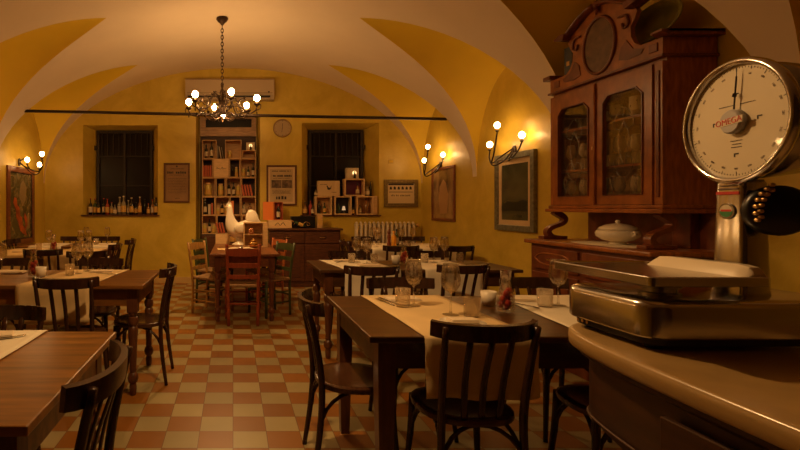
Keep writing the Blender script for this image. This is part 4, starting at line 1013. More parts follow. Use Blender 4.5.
tumbler(-1.95, 5.85, 'tumbler in front of the glasses on the third left table'); napkin(-1.80, 5.72, 'folded napkin at the right of the third left table', 0, .2, .1); napkin(-2.55, 5.75, 'folded napkin at the left of the third left table', 0, .2, .1); carafe(-2.20, 5.85, 'small carafe with red berries on the third left table')
wineglass(-1.84, 6.98, 'wine glass at right of the farthest left table', 1.05); wineglass(-2.16, 7.02, 'wine glass in the middle of the farthest left table', 1.05); tumbler(-1.98, 6.90, 'tumbler on the farthest left table'); napkin(-1.80, 6.80, 'folded napkin at right of the farthest left table', 0, .2, .09); napkin(-2.60, 6.82, 'folded napkin at left of the farthest left table', 0, .2, .09)
napkin(-.99, 2.00, 'folded napkin at the far side of the nearest left table', 20, .13, .09); cutlery(-.955, 1.955, 'steel knife on the runner of the nearest left table', 'knife', -50)

# ------------------------------------------------------------------ rooster table with ladder-back chairs
table('reddish wooden table with turned legs in front of the shelves, carrying the rooster', -.27, .545, 5.56, 7.20, 'turned', wood('red_oak', (.20, .07, .022), .32, (8, 1.2, 8)), wood('red_leg', (.14, .042, .016), .35, (10, 10, 1.5)), name='kitchen_table')
def ladder(x, y, deg, label, m, h=.90):
    t = thing('ladderback_chair', label, 'chair', (x, y, 0), R(deg), 'painted ladder-back chairs with rush seats')
    for sx in (-1, 1):
        b = bmesh.new(); tube(b, [(sx * .165, -.19, 0), (sx * .170, -.185, .45), (sx * .185, -.245, h)], 0, 8, smooth=4, flat=(.018, .015)); obj('back_post', b, m, t, True)
        b = bmesh.new(); tube(b, [(sx * .195, .19, 0), (sx * .195, .19, .455)], .018, 8); obj('leg', b, m, t, True)
    for z, hh in ((.56, .045), (.69, .050), (.84, .075)):
        y0 = -.185 - .06 * (z - .45) / .45; rg = []
        for i in range(9):
            u = -1 + i / 4; xx = .172 * u; yy = y0 - .022 * (1 - u * u); a = hh / 2 * (1 if z < .8 else 1 + .25 * (1 - u * u))
            rg.append([(xx, yy - .007, z - a), (xx, yy + .007, z - a), (xx, yy + .007, z + a), (xx, yy - .007, z + a)])
        b = bmesh.new(); loft(b, rg); obj('back_slat', b, m, t)
    b = bmesh.new(); loft(b, [[(a_ * k, c_ * k, z) for a_, c_ in ((-.18, -.19), (.18, -.19), (.21, .205), (-.21, .205))] for k, z in ((.97, .435), (1, .442), (1, .462), (.9, .468), (.1, .455))]); obj('rush_seat', b, M_RUSH, t)
    for p, q in (((-.195, .19, .20), (.195, .19, .20)), ((-.195, .19, .32), (.195, .19, .32)), ((-.166, -.19, .25), (.166, -.19, .25)), ((-.166, -.19, .17), (-.195, .19, .17)), ((.166, -.19, .17), (.195, .19, .17)), ((-.166, -.19, .30), (-.195, .19, .30)), ((.166, -.19, .30), (.195, .19, .30))):
        b = bmesh.new(); tube(b, [p, q], .010, 7); obj('stretcher', b, m, t, True)
ladder(.115, 5.60, 0, 'red ladder-back chair with its back to the viewer at the rooster table', M_RED, .93)
ladder(-.27, 6.14, -120, 'honey coloured ladder-back chair at the left of the rooster table', M_YEL)
ladder(-.27, 6.80, -116, 'green ladder-back chair behind the honey one at the left of the table', M_GRN)
ladder(.47, 6.04, 120, 'green ladder-back chair at the right of the rooster table', M_GRN)
ladder(.45, 6.70, 116, 'orange ladder-back chair behind the green one at the right', M_ORG)
ladder(.10, 7.36, 180, 'honey coloured ladder-back chair at the far end of the rooster table', M_YEL)

# rooster
rs = thing('rooster_statue', 'large white ceramic rooster standing on the table before the shelves', 'rooster figurine', (.12, 6.86, TZ + .001))
def blob(bm, path, n=18):
    rg = []
    for (x, z, rx, rz_, ry, tilt) in path: pass
b = bmesh.new()
body = [(.20, .36, .005, .01), (.175, .34, .05, .055), (.10, .28, .085, .10), (.02, .22, .105, .125), (-.06, .20, .105, .135), (-.12, .25, .09, .12), (-.155, .33, .07, .085), (-.165, .42, .052, .056), (-.165, .49, .042, .044), (-.168, .53, .046, .046), (-.175, .56, .040, .038), (-.18, .59, .012, .014)]
pts = [Vector((x, 0, z)) for x, z, a, c in body]; rg = []
for i, (x, z, a, c) in enumerate(body):
    tg = (pts[min(i + 1, len(pts) - 1)] - pts[max(i - 1, 0)]).normalized(); nrm = Vector((-tg.z, 0, tg.x))
    rg.append([pts[i] + Vector((0, a * .85 * math.cos(q), 0)) + nrm * (c * math.sin(q)) for q in [2 * PI * k / 18 for k in range(18)]])
loft(b, rg); ob = obj('rooster_body', b, M_CERAM, rs, True); ob.modifiers.new('round', 'SUBSURF').levels = 1; ob.modifiers[0].render_levels = 1
b = bmesh.new()
tail = [(.09, .25), (.06, .36), (.065, .44), (.10, .50), (.15, .515), (.20, .49), (.235, .44), (.25, .38), (.28, .34), (.29, .28), (.24, .27), (.18, .24)]
loft(b, [[(.165 + (x - .165) * k, y, .37 + (z - .37) * k) for x, z in tail] for k, y in ((.80, -.045), (.95, -.03), (1, 0), (.95, .03), (.80, .045))]); smooth_angle(obj('tail', b, M_CERAM, rs), 60)
b = bmesh.new(); prism(b, [(-.215, .575), (-.205, .61), (-.19, .595), (-.18, .63), (-.165, .60), (-.15, .62), (-.14, .585), (-.13, .56), (-.17, .565)], -.010, .010, 'y'); smooth_angle(obj('comb', b, M_CERAM, rs))
b = bmesh.new(); tube(b, [(-.205, 0, .555), (-.235, 0, .548), (-.25, 0, .538)], [.016, .011, .001], 8); obj('beak', b, mat('beak_cream', (.60, .42, .2), .3), rs, True)
b = bmesh.new(); ball(b, (-.20, -.005, .505), .018, 8, 6, (.8, .5, 1.5)); obj('wattle', b, M_CERAM, rs, True)
b = bmesh.new(); ball(b, (.01, -.092, .24), .10, 14, 9, (1.15, .25, .75)); ball(b, (.01, .092, .24), .10, 14, 9, (1.15, .25, .75)); obj('wing', b, M_CERAM, rs, True)
b = bmesh.new(); lathe(b, [(0, 0), (.10, 0), (.105, .012), (.085, .03), (.05, .05), (.045, .10), (.06, .14), (0, .14)], 22, (-.03, 0, 0)); obj('base', b, M_CERAM, rs, True)
for y in (-.037, .037):
    b = bmesh.new(); ball(b, (-.195, y, .548), .006, 8, 6); obj('eye', b, M_INK, rs, True)
# crate and small things on the rooster table
cx = (255 - 233) * 6.55 / FPX
t = thing('pine_display_crate', 'open pine crate standing on end on the rooster table', 'crate', (.31, 6.52, TZ + .001))
b = bmesh.new(); box(b, -.165, -.15, 0, .18, 0, .34); box(b, .10, .165, 0, .18, 0, .34); box(b, -.15, .10, 0, .18, 0, .015); box(b, -.15, .10, 0, .18, .325, .34); obj('box_sides', b, M_CRATE2, t)
obj('back_panel', B(-.15, .10, .165, .18, .015, .325), M_CRATE, t); obj('shelf', B(-.15, .10, .002, .165, .165, .177), M_CRATE, t)
t = thing('metal_flower', 'copper coloured flower ornament on the shelf of the pine display crate', 'ornament', (.25, 6.55, TZ + .179)); b = bmesh.new()
for k in range(7):
    a = 2 * PI * k / 7; ball(b, (.026 * math.cos(a), -.012, .04 + .026 * math.sin(a)), .017, 8, 6, (1, .5, 1))
obj('petals', b, mat('copper_petals', (.75, .35, .18), .3, 1.0), t, True); b = bmesh.new(); ball(b, (0, -.022, .04), .012, 8, 6); tube(b, [(0, 0, .0), (0, 0, .03)], .012, 8); obj('centre', b, M_GOLD, t, True)
t = thing('brass_pot', 'shiny golden pot with lid on the rooster table inside the pine crate', 'pot', (.275, 6.44, TZ + .001)); b = bmesh.new(); lathe(b, [(0, 0), (.045, 0), (.062, .03), (.062, .06), (.05, .085), (0, .085)], 20); obj('pot_body', b, M_GOLD, t, True)
b = bmesh.new(); lathe(b, [(0, .086), (.052, .086), (.04, .105), (.012, .112), (.012, .125), (0, .13)], 20); obj('lid', b, M_GOLD, t, True); b = bmesh.new()
for s in (-1, 1): tube(b, [(s * .058, 0, .065), (s * .085, 0, .06), (s * .085, 0, .04), (s * .06, 0, .03)], .004, 6, smooth=3)
obj('handle', b, M_GOLD, t, True)
t = thing('menu_pages', 'open cream menu pages lying on the rooster table', 'menu', (.10, 6.22, TZ + .001)); b = bmesh.new(); rg = []
for i in range(9):
    u = -1 + i / 4; rg.append([(.17 * u, -.10, .002 + .016 * abs(math.sin(u * PI)) ), (.17 * u, .10, .002 + .016 * abs(math.sin(u * PI))), (.17 * u, .10, .0), (.17 * u, -.10, .0)])
loft(b, rg); obj('pages', b, M_NAP, t)
t = thing('paper_sheet', 'pale yellow sheet under the menu at left of the rooster table', 'paper', (-.10, 6.20, TZ + .001), R(6)); obj('sheet', B(-.10, .06, -.12, .12, 0, .003), mat('yellow_paper', (.75, .55, .25), .7), t)
t = thing('table_bell', 'small dark dome bell in front of the menu on the rooster table', 'bell', (.10, 6.06, TZ + .001)); b = bmesh.new(); lathe(b, [(0, 0), (.035, 0), (.035, .008), (.028, .03), (.012, .042), (.006, .046), (.006, .055), (0, .056)], 16); obj('dome', b, M_CHROME2, t, True); b = bmesh.new(); lathe(b, [(0, -.0005), (.045, -.0005), (.045, .004), (0, .004)], 16); obj('base', b, M_BLACK, t, True)
t = thing('cardboard_sign', 'blank pine board leaning at the far left of the rooster table', 'board', (-.16, 7.10, TZ + .001)); obj('board', B(-.10, .11, 0, .015, 0, .145), M_CRATE2, t)

# ------------------------------------------------------------------ glazed cabinet on the right wall
cab = thing('display_cabinet', 'tall carved walnut cabinet with two glazed doors against the right wall', 'cabinet', (3.335, 3.86, 0))
def cx_(x): return x - 3.335
def cy_(y): return y - 3.86
def part(name, bm, m, parent=cab, sm=False): return obj(name, bm, m, parent, sm)
def cbox(bm, x0, x1, y0, y1, z0, z1, bev=0): box(bm, cx_(x0), cx_(x1), cy_(y0), cy_(y1), z0, z1, bev=bev)
XL_, XU = 2.745, 2.955          # front planes lower, upper
Y0, Y1 = 3.12, 4.44
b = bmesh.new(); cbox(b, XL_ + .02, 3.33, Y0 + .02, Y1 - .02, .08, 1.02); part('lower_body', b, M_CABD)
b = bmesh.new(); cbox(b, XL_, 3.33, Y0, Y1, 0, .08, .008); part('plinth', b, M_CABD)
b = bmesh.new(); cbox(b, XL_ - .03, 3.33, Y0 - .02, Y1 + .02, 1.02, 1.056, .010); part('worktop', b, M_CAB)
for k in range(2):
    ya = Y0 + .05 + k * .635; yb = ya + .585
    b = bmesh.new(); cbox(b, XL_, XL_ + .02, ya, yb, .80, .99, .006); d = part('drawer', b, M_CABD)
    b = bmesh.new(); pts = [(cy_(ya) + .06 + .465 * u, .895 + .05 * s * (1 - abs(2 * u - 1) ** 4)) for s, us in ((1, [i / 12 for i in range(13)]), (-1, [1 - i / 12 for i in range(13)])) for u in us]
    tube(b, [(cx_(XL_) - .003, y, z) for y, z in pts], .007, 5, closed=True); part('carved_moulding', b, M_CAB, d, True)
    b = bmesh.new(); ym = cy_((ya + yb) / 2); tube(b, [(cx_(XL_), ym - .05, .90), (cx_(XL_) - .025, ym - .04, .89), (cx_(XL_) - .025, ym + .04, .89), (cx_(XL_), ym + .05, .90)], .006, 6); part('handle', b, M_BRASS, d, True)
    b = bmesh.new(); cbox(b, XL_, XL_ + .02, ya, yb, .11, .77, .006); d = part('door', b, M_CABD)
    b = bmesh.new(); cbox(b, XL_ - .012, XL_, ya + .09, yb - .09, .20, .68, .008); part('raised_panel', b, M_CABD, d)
# open middle with scroll brackets
b = bmesh.new(); cbox(b, 3.29, 3.33, 3.14, 4.42, 1.057, 1.304); part('back_board', b, M_CABD)
for ya, yb in ((3.29, 3.35), (4.37, 4.43)):
    b = bmesh.new()
    pth = [(3.00, 1.057), (2.93, 1.075), (2.90, 1.12), (2.93, 1.16), (3.03, 1.20), (3.05, 1.245), (3.00, 1.285), (2.96, 1.31)]
    P = cr([(x, 0, z) for x, z in pth], 5); rg = []
    for q, p in enumerate(P):
        wd = .017 + .011 * abs(math.cos(PI * q / (len(P) - 1))) ** 2
        tg = (P[min(q + 1, len(P) - 1)] - P[max(q - 1, 0)]).normalized(); n = Vector((-tg.z, 0, tg.x)) * wd
        rg.append([(cx_(p.x) - n.x, cy_(ya), p.z - n.z), (cx_(p.x) + n.x, cy_(ya), p.z + n.z), (cx_(p.x) + n.x, cy_(yb), p.z + n.z), (cx_(p.x) - n.x, cy_(yb), p.z - n.z)])
    loft(b, rg); cbox(b, 2.84, 3.06, ya - .01, yb + .01, 1.057, 1.085, .004); smooth_angle(part('scroll_bracket', b, M_CABD), 50)
for (ya, yb) in ((3.36, 3.50),):
    b = bmesh.new(); cbox(b, 3.22, 3.289, ya, yb, 1.057, 1.304, .006); part('rear_post', b, M_CABD)
# upper carcass : bottom, sides, back, top, shelves
YU0, YU1 = 3.28, 4.44
b = bmesh.new(); cbox(b, XU - .035, 3.33, YU0 - .035, YU1 + .03, 1.305, 1.335, .006); cbox(b, XU - .015, 3.33, YU0 - .015, YU1 + .012, 1.335, 1.365, .008); part('bottom_moulding', b, M_CAB)
b = bmesh.new(); cbox(b, XU + .03, 3.33, YU0, YU0 + .03, 1.365, 2.36); part('side_panel', b, M_CAB)
b = bmesh.new(); cbox(b, XU + .03, 3.33, YU1 - .03, YU1, 1.365, 2.36); part('side_panel', b, M_CAB)
b = bmesh.new(); cbox(b, 3.30, 3.33, YU0 + .03, YU1 - .03, 1.365, 2.36); part('back_board', b, wood('cabinet_inner', (.48, .30, .12), .5))
b = bmesh.new(); cbox(b, XU + .03, 3.33, YU0, YU1, 2.36, 2.385); part('top_board', b, M_CAB)
for z in (1.66, 2.02):
    b = bmesh.new(); cbox(b, XU + .05, 3.30, YU0 + .03, YU1 - .03, z, z + .018); part('shelf', b, M_CAB)
b = bmesh.new(); cbox(b, XU, XU + .03, YU0, YU0 + .07, 1.365, 2.36, .004); part('corner_stile', b, M_CAB)
b = bmesh.new(); cbox(b, XU, XU + .03, YU1 - .05, YU1, 1.365, 2.36, .004); part('corner_stile', b, M_CAB)
b = bmesh.new(); cbox(b, XU - .008, XU + .0, YU0 + .022, YU0 + .045, 1.42, 2.30, .003); part('corner_bead', b, M_CABD)
def doorleaf(ya, yb):
    z0, z1 = 1.368, 2.352; fw = .075; cc = .055; x0, x1 = cx_(XU - .012), cx_(XU + .014)
    b = bmesh.new(); O = [(ya, z0), (yb, z0), (yb, z1), (ya, z1)]
    a_, b_, c_, d_ = ya + fw, yb - fw, z0 + .075, z1 - .125
    I = [(a_, c_), (b_, c_), (b_, d_ - cc), (b_ - cc, d_), (a_ + cc, d_), (a_, d_ - cc)]
    def q(pl, xx): return [b.verts.new((xx, cy_(p[0]), p[1])) for p in pl]
    F0, F1 = q(O, x0), q(O, x1); G0, G1 = q(I, x0), q(I, x1)
    for F, G in ((F0, G0), (F1, G1)):
        b.faces.new([F[0], F[1], G[1], G[0]]); b.faces.new([F[1], F[2], G[2], G[1]]); b.faces.new([F[2], G[3], G[2]]); b.faces.new([F[2], F[3], G[4], G[3]]); b.faces.new([F[3], G[5], G[4]]); b.faces.new([F[3], F[0], G[0], G[5]])
    for A, C in ((F0, F1), (G0, G1)):
        n = len(A)
        for i in range(n): b.faces.new([A[i], A[(i + 1) % n], C[(i + 1) % n], C[i]])
    d = part('door', b, M_CAB)
    b = bmesh.new(); tube(b, [(x0 - .003, cy_(p[0]), p[1]) for p in I], .007, 5, closed=True); part('glazing_bead', b, M_CABD, d)
    b = bmesh.new(); prism(b, [(cy_(p[0]), p[1]) for p in I], x1 - .008, x1 - .004, 'x'); part('glass_pane', b, M_PANE, d)
    # etched ornament on the glass
    b = bmesh.new(); m_ = cy_((ya + yb) / 2); xx = x0 + .012; zc = (c_ + d_) / 2
    for s in (-1, 1):
        for (u, v) in ((.0, .30), (.0, -.30)):
            tube(b, [(xx, m_ + s * .01, zc + v * .9), (xx, m_ + s * .07, zc + v * .7), (xx, m_ + s * .09, zc + v * .45), (xx, m_ + s * .03, zc + v * .35), (xx, m_, zc + v * .55)], .003, 4, smooth=4)
        tube(b, [(xx, m_ + s * .10, zc - .36), (xx, m_ + s * .13, zc - .26), (xx, m_ + s * .09, zc - .25), (xx, m_ + s * .11, zc - .32)], .003, 4, smooth=4)
        tube(b, [(xx, m_, zc + .18), (xx, m_ + s * .05, zc + .06), (xx, m_ + s * .035, zc - .06), (xx, m_, zc - .16)], .003, 4, smooth=4)
    part('etching', b, M_ETCH, d, True)
    return d
dA = doorleaf(YU0 + .072, 3.868); dB = doorleaf(3.874, YU1 - .052)
b = bmesh.new(); tube(b, [(cx_(XU) - .02, cy_(3.871), 1.37), (cx_(XU) - .02, cy_(3.871), 2.35)], .009, 8); part('door_cover_strip', b, M_CAB, cab, True)
b = bmesh.new(); ball(b, (cx_(XU) - .016, cy_(3.905), 1.83), .008, 8, 6, (.5, 1, 2)); part('keyhole_plate', b, M_BRASS, dB, True)
# frieze and cornices
b = bmesh.new(); cbox(b, XU - .018, 3.33, YU0 - .018, YU1 + .015, 2.385, 2.405, .004); part('frieze_moulding', b, M_CABD)
b = bmesh.new(); cbox(b, XU, 3.33, YU0, YU1, 2.405, 2.52); part('frieze', b, M_CAB)
b = bmesh.new()
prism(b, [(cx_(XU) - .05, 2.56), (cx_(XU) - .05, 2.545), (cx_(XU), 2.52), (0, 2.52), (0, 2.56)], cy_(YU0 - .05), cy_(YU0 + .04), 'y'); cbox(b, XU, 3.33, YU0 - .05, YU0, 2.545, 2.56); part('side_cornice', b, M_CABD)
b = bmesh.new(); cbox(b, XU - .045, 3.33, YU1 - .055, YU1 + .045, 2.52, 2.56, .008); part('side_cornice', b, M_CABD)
yc = 3.85
half = [(.565, 2.405), (.565, 2.52), (.45, 2.52), (.385, 2.525), (.335, 2.56), (.305, 2.62), (.30, 2.69), (.335, 2.735), (.36, 2.79), (.335, 2.83), (.24, 2.88), (.12, 2.945), (.04, 2.975)]
out = [(cy_(yc + y), z) for y, z in half] + [(cy_(yc - y), z) for y, z in half[::-1]]
b = bmesh.new(); prism(b, out, cx_(XU + .002), cx_(XU + .035), 'x'); part('carved_crest', b, M_CAB)
b = bmesh.new(); tube(b, [(cx_(XU) - .004, cy_(yc + .165 * math.cos(a)), 2.655 + .225 * math.sin(a)) for a in [2 * PI * i / 36 for i in range(36)]], .013, 6, closed=True); med = part('oval_medallion', b, M_CABD, cab, True)
b = bmesh.new(); prism(b, [(cy_(yc + .155 * math.cos(a)), 2.655 + .215 * math.sin(a)) for a in [2 * PI * i / 30 for i in range(30)]], cx_(XU) - .003, cx_(XU) + .002, 'x'); part('burr_panel', b, mat('burr_walnut', (.12, .055, .022), .3, var=.5, vscale=14), med)
for s in (-1, 1):
    b = bmesh.new(); P = [(cx_(XU) - .02, cy_(yc + s * y), z) for y, z in ((.02, 2.985), (.14, 2.955), (.25, 2.90), (.33, 2.85), (.37, 2.82))]
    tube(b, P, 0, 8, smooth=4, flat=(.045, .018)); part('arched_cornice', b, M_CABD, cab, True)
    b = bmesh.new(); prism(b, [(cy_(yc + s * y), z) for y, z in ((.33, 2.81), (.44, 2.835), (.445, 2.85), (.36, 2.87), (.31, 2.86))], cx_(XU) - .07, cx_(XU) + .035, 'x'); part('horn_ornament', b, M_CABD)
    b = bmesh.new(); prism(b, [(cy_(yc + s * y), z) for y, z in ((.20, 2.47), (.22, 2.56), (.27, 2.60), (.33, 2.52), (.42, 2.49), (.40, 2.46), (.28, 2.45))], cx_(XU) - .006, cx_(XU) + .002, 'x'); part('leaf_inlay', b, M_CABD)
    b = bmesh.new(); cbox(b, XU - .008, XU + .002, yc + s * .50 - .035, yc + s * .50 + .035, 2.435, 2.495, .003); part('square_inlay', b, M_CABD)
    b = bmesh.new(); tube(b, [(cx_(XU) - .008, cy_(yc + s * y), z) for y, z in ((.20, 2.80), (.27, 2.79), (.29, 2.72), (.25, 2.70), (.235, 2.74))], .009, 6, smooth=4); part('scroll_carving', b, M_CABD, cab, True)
b = bmesh.new(); ball(b, (cx_(XU) - .02, cy_(yc), 2.985), .032, 10, 7, (1, .9, 1)); tube(b, [(cx_(XU) - .02, cy_(yc), 2.95), (cx_(XU) - .025, cy_(yc), 2.90)], [.022, .006], 8); part('finial', b, M_CABD, cab, True)
# on top of the cabinet
t = thing('glazed_platter', 'big oval green glazed platter leaning on top of the cabinet', 'platter', (3.14, 3.55, 2.562)); b = bmesh.new()
rg = []
for k, d in ((.15, .0), (.6, .0), (.75, .02), (1.0, .055), (1.03, .062), (1.0, .072), (.74, .036), (.58, .018), (.15, .016)):
    rg.append([(-d, .24 * k * math.cos(a), .15 + .148 * k * math.sin(a)) for a in [2 * PI * i / 36 for i in range(36)]])
loft(b, rg); o = obj('dish', b, M_PLATTER, t, True); o.rotation_euler = (0, R(14), 0)
t = thing('slate_box', 'small blue grey box with pale label on the cabinet top left of crest', 'box', (3.10, 4.33, 2.561)); obj('box_body', B(-.06, .06, -.05, .05, 0, .24, bev=.003), M_BLUEBOX, t); obj('label_patch', B(-.0625, -.06, -.02, .015, .07, .11), M_LABO, t)
# tureen and mat
t = thing('lace_mat', 'flat white mat under the tureen on the cabinet', 'mat', (2.98, 3.72, 1.0565)); b = bmesh.new(); prism(b, disc_outline(.20, .36, 30, 2.6), 0, .003); obj('cloth', b, M_CLOTHW, t)
t = thing('soup_tureen', 'white china soup tureen with lid standing on the cabinet', 'tureen', (3.00, 3.72, 1.061)); b = bmesh.new(); lathe(b, [(0, 0), (.06, 0), (.055, .012), (.05, .02), (.10, .032), (.138, .06), (.144, .085), (.132, .108), (0, .108)], 28); o = obj('bowl', b, M_CERAM, t, True)
b = bmesh.new(); lathe(b, [(0, .109), (.130, .109), (.118, .130), (.080, .150), (.03, .160), (.012, .164), (.018, .178), (.010, .188), (0, .190)], 28); obj('lid', b, M_CERAM, t, True)
for s in (-1, 1):
    b = bmesh.new(); tube(b, [(0, s * .118, .085), (0, s * .155, .10), (0, s * .16, .078), (0, s * .125, .065)], .008, 7, smooth=4); obj('handle', b, M_CERAM, t, True)
# things inside the cabinet
IG = 'glasses inside the cabinet'
for z, sh, nm in ((1.679, 'middle', .0), (1.366, 'lowest', .0)):
    for i in range(7):
        y = 3.52 + i * .135
        g = wineglass(3.07 + .02 * (i % 2), y, 'clear stemmed glass on the %s cabinet shelf, %s from the right' % (sh, ORD[i]), .98 if z > 1.5 else .95, z, M_GLASSW, IG)
    for i in range(7):
        y = 3.47 + i * .14
        tumbler(3.19, y, 'clear tumbler at the back of the %s cabinet shelf, %s from the right' % (sh, ORD[i]), z, M_GLASSW, 'tumblers inside the cabinet', 1.3)
for i in range(5):
    y = 3.73 + .0 + i * .15
    tumbler(3.18, y, 'clear tumbler on the top cabinet shelf, %s from the right' % ORD[i], 2.039, M_GLASSW, 'tumblers on the top cabinet shelf', 1.25)
for i, (y, s) in enumerate(((3.63, 1.45), (3.835, 1.2))):
    t = thing('patterned_mug', ('large' if i == 0 else 'small') + ' white patterned mug on the top cabinet shelf behind the right door', 'mug', (3.08, y, 2.039), 0, 'patterned mugs in the cabinet'); t.scale = (s,) * 3
    b = bmesh.new(); lathe(b, [(0, 0), (.03, 0), (.026, .02), (.038, .05), (.036, .10), (.040, .105), (.036, .105), (.03, .01), (0, .01)], 18, cap=False); obj('mug_body', b, M_CERAM, t, True)
    b = bmesh.new()
    for k in range(8): a = k * 2 * PI / 8; ball(b, (.0372 * math.cos(a), .0372 * math.sin(a), .055 + .025 * (k % 2)), .0045, 6, 4, (.6, .6, 1.2))
    obj('blue_pattern', b, mat('mug_pattern', (.12, .08, .06), .4), t, True); b = bmesh.new(); tube(b, [(.0, -.036, .09), (0, -.062, .08), (0, -.06, .045), (0, -.036, .035)], .004, 6, smooth=3); obj('handle', b, M_CERAM, t, True)

# ------------------------------------------------------------------ bar counter
CT = 1.03
plan = [(.80, -.6), (.805, .0), (.812, .5), (.818, .75), (.830, .96), (.845, 1.09), (.864, 1.19), (.890, 1.265), (.94, 1.32), (1.03, 1.355), (1.2, 1.37), (1.7, 1.37), (2.2, 1.37), (2.2, -.6)]
plan = [(p.x, p.y) for p in cr([(x, y, 0) for x, y in plan[:12]], 4)] + plan[12:]
def inset(pl, d):
    n = len(pl); o = []
    for i in range(n):
        p, a, c = Vector(pl[i]), Vector(pl[i - 1]), Vector(pl[(i + 1) % n])
        e1 = (p - a).normalized(); e2 = (c - p).normalized(); n1 = Vector((e1.y, -e1.x)); n2 = Vector((e2.y, -e2.x)); m_ = (n1 + n2); m_.normalize()
        k = d / max(.5, m_.dot(n1)); o.append((p.x + m_.x * k, p.y + m_.y * k))
    return o
bar_ = thing('bar_counter', 'curved wooden bar counter with a tan stone top at right, carrying the scale', 'bar counter', (1.5, .4, 0))
def P3(pl, z): return [(x - 1.5, y - .4, z) for x, y in pl]
b = bmesh.new(); loft(b, [P3(inset(plan, .006), CT - .042), P3(inset(plan, .001), CT - .036), P3(plan, CT - .020), P3(inset(plan, .001), CT - .006), P3(inset(plan, .006), CT - .001), P3(inset(plan, .012), CT)]); smooth_angle(obj('stone_top', b, M_STONE, bar_), 50)
b = bmesh.new(); loft(b, [P3(inset(plan, .11), .0), P3(inset(plan, .11), .10), P3(inset(plan, .15), .12), P3(inset(plan, .15), .66), P3(inset(plan, .13), .72), P3(inset(plan, .07), .78), P3(inset(plan, .045), .82), P3(inset(plan, .045), CT - .075), P3(inset(plan, .025), CT - .06), P3(inset(plan, .025), CT - .0425)]); smooth_angle(obj('wooden_body', b, M_BARW, bar_), 40)
b = bmesh.new(); tube(b, [(x - 1.5, y - .4, .815) for x, y in inset(plan, .043)[4:46]], .004, 6); obj('moulding', b, M_BARW, bar_, True)
pb = bmesh.new()
for k, (y0, y1) in enumerate(((.55, .95), (.05, .48), (-.45, -.02))):
    box(pb, .812 + .045 - 1.5 - .008, .812 + .05 - 1.5, y0 - .4, y1 - .4, .845, .935, bev=.003)
obj('panel', pb, M_BARW, bar_)

# ------------------------------------------------------------------ the scale
sc = thing('shop_scale', 'old polished steel counter scale with round dial standing on the bar', 'scale', (.91, 1.04, CT))
def rr(x0, x1, y0, y1, r, n=6):
    o = []
    for (cx0, cy0, a0) in ((x1 - r, y0 + r, -90), (x1 - r, y1 - r, 0), (x0 + r, y1 - r, 90), (x0 + r, y0 + r, 180)):
        for k in range(n + 1):
            a = R(a0 + 90 * k / n); o.append((cx0 + r * math.cos(a), cy0 + r * math.sin(a)))
    return o
def rloft(name, x0, x1, y0, y1, r, levels, m, parent=sc, ang=40):
    b = bmesh.new(); loft(b, [[(x, y, z) for x, y in rr(x0 + d, x1 - d, y0 + d, y1 - d, max(.003, r - d))] for d, z in levels]); return smooth_angle(obj(name, b, m, parent), ang)
rloft('base_skirt', .012, .47, .012, .273, .05, [(0, .012), (0, .03)], M_BLACK)
for x in (.05, .42):
    for y in (.05, .235):
        b = bmesh.new(); lathe(b, [(0, 0), (.016, 0), (.018, .012), (0, .012)], 12, (x, y, 0)); obj('foot', b, M_BLACK, sc, True)
rloft('steel_base', 0, .48, 0, .285, .05, [(.004, .028), (0, .032), (0, .095), (.003, .104), (.010, .110), (.022, .113)], M_CHROME)
for k in range(3):
    b = bmesh.new(); ball(b, (.010, .20 + k * .016, .021), .004, 8, 6, (.6, 1, 1)); obj('rivet', b, M_BRASS, sc, True)
for (x, y, r) in ((.10, .09, .040), (.20, .20, .036)):
    b = bmesh.new(); lathe(b, [(0, .113), (r, .113), (r, .119), (r * .8, .121), (r * .8, .130), (r, .132), (r, .139), (r * .8, .141), (r * .8, .153), (0, .153)], 24, (x, y, 0)); smooth_angle(obj('support_disc', b, M_CHROME2, sc), 40)
# tray
tr = rloft('weighing_tray', -.015, .250, -.02, .30, .016, [(.003, .148), (0, .150), (0, .1675), (.002, .1695), (.006, .1695), (.010, .166), (.02, .1655)], M_CHROME)
b = bmesh.new()
rgs = []
for y, hh in ((.245, .000), (.240, .014), (.228, .023), (.19, .025), (.03, .025), (.006, .021), (-.004, .010), (-.008, .000)):
    rgs.append([(.204, y, .1655), (.218, y, .1665 + hh * .80), (.224, y, .1665 + hh), (.244, y, .1665 + hh), (.247, y, .1655)])
loft(b, rgs); g = smooth_angle(obj('tray_guard', b, M_CREAM, tr), 28); g['label'] = 'cream enamelled guard'
# column
b = bmesh.new(); lv = []
for z, xa, xb, ya, yb in ((.110, .277, .350, .070, .150), (.16, .280, .348, .072, .148), (.375, .286, .348, .078, .144), (.385, .289, .345, .081, .141)):
    lv.append([(x, y, z) for x, y in rr(xa, xb, ya, yb, .010, 3)])
loft(b, lv); smooth_angle(obj('column', b, M_CHROME, sc), 35)
b = bmesh.new(); box(b, .2825, .2875, .085, .138, .350, .357); obj('red_stripe', b, M_REDINK, sc)
b = bmesh.new(); box(b, .2825, .287, .088, .135, .3625, .3655); box(b, .2825, .287, .092, .131, .3705, .3725); obj('fine_print_line', b, mat('grey_print', (.2, .14, .1), .5), sc)
bd = bmesh.new(); prism(bd, [(.111 + .019 * math.cos(a), .310 + .019 * math.sin(a)) for a in [2 * PI * i / 24 for i in range(24)]], .2800, .2840, 'x'); badge = obj('round_badge', bd, M_CHROME2, sc)
bd = bmesh.new(); prism(bd, [(.111 + .015 * math.cos(a), .310 + .015 * math.sin(a)) for a in [2 * PI * i / 24 for i in range(24)]], .2795, .2802, 'x'); obj('badge_face', bd, M_DIAL, badge)
bd = bmesh.new(); prism(bd, [(.111 + .0145 * math.cos(a), .310 + .0145 * math.sin(a)) for a in [PI + PI * i / 12 for i in range(13)]], .2790, .2796, 'x'); obj('badge_green', bd, M_GREENINK, badge)
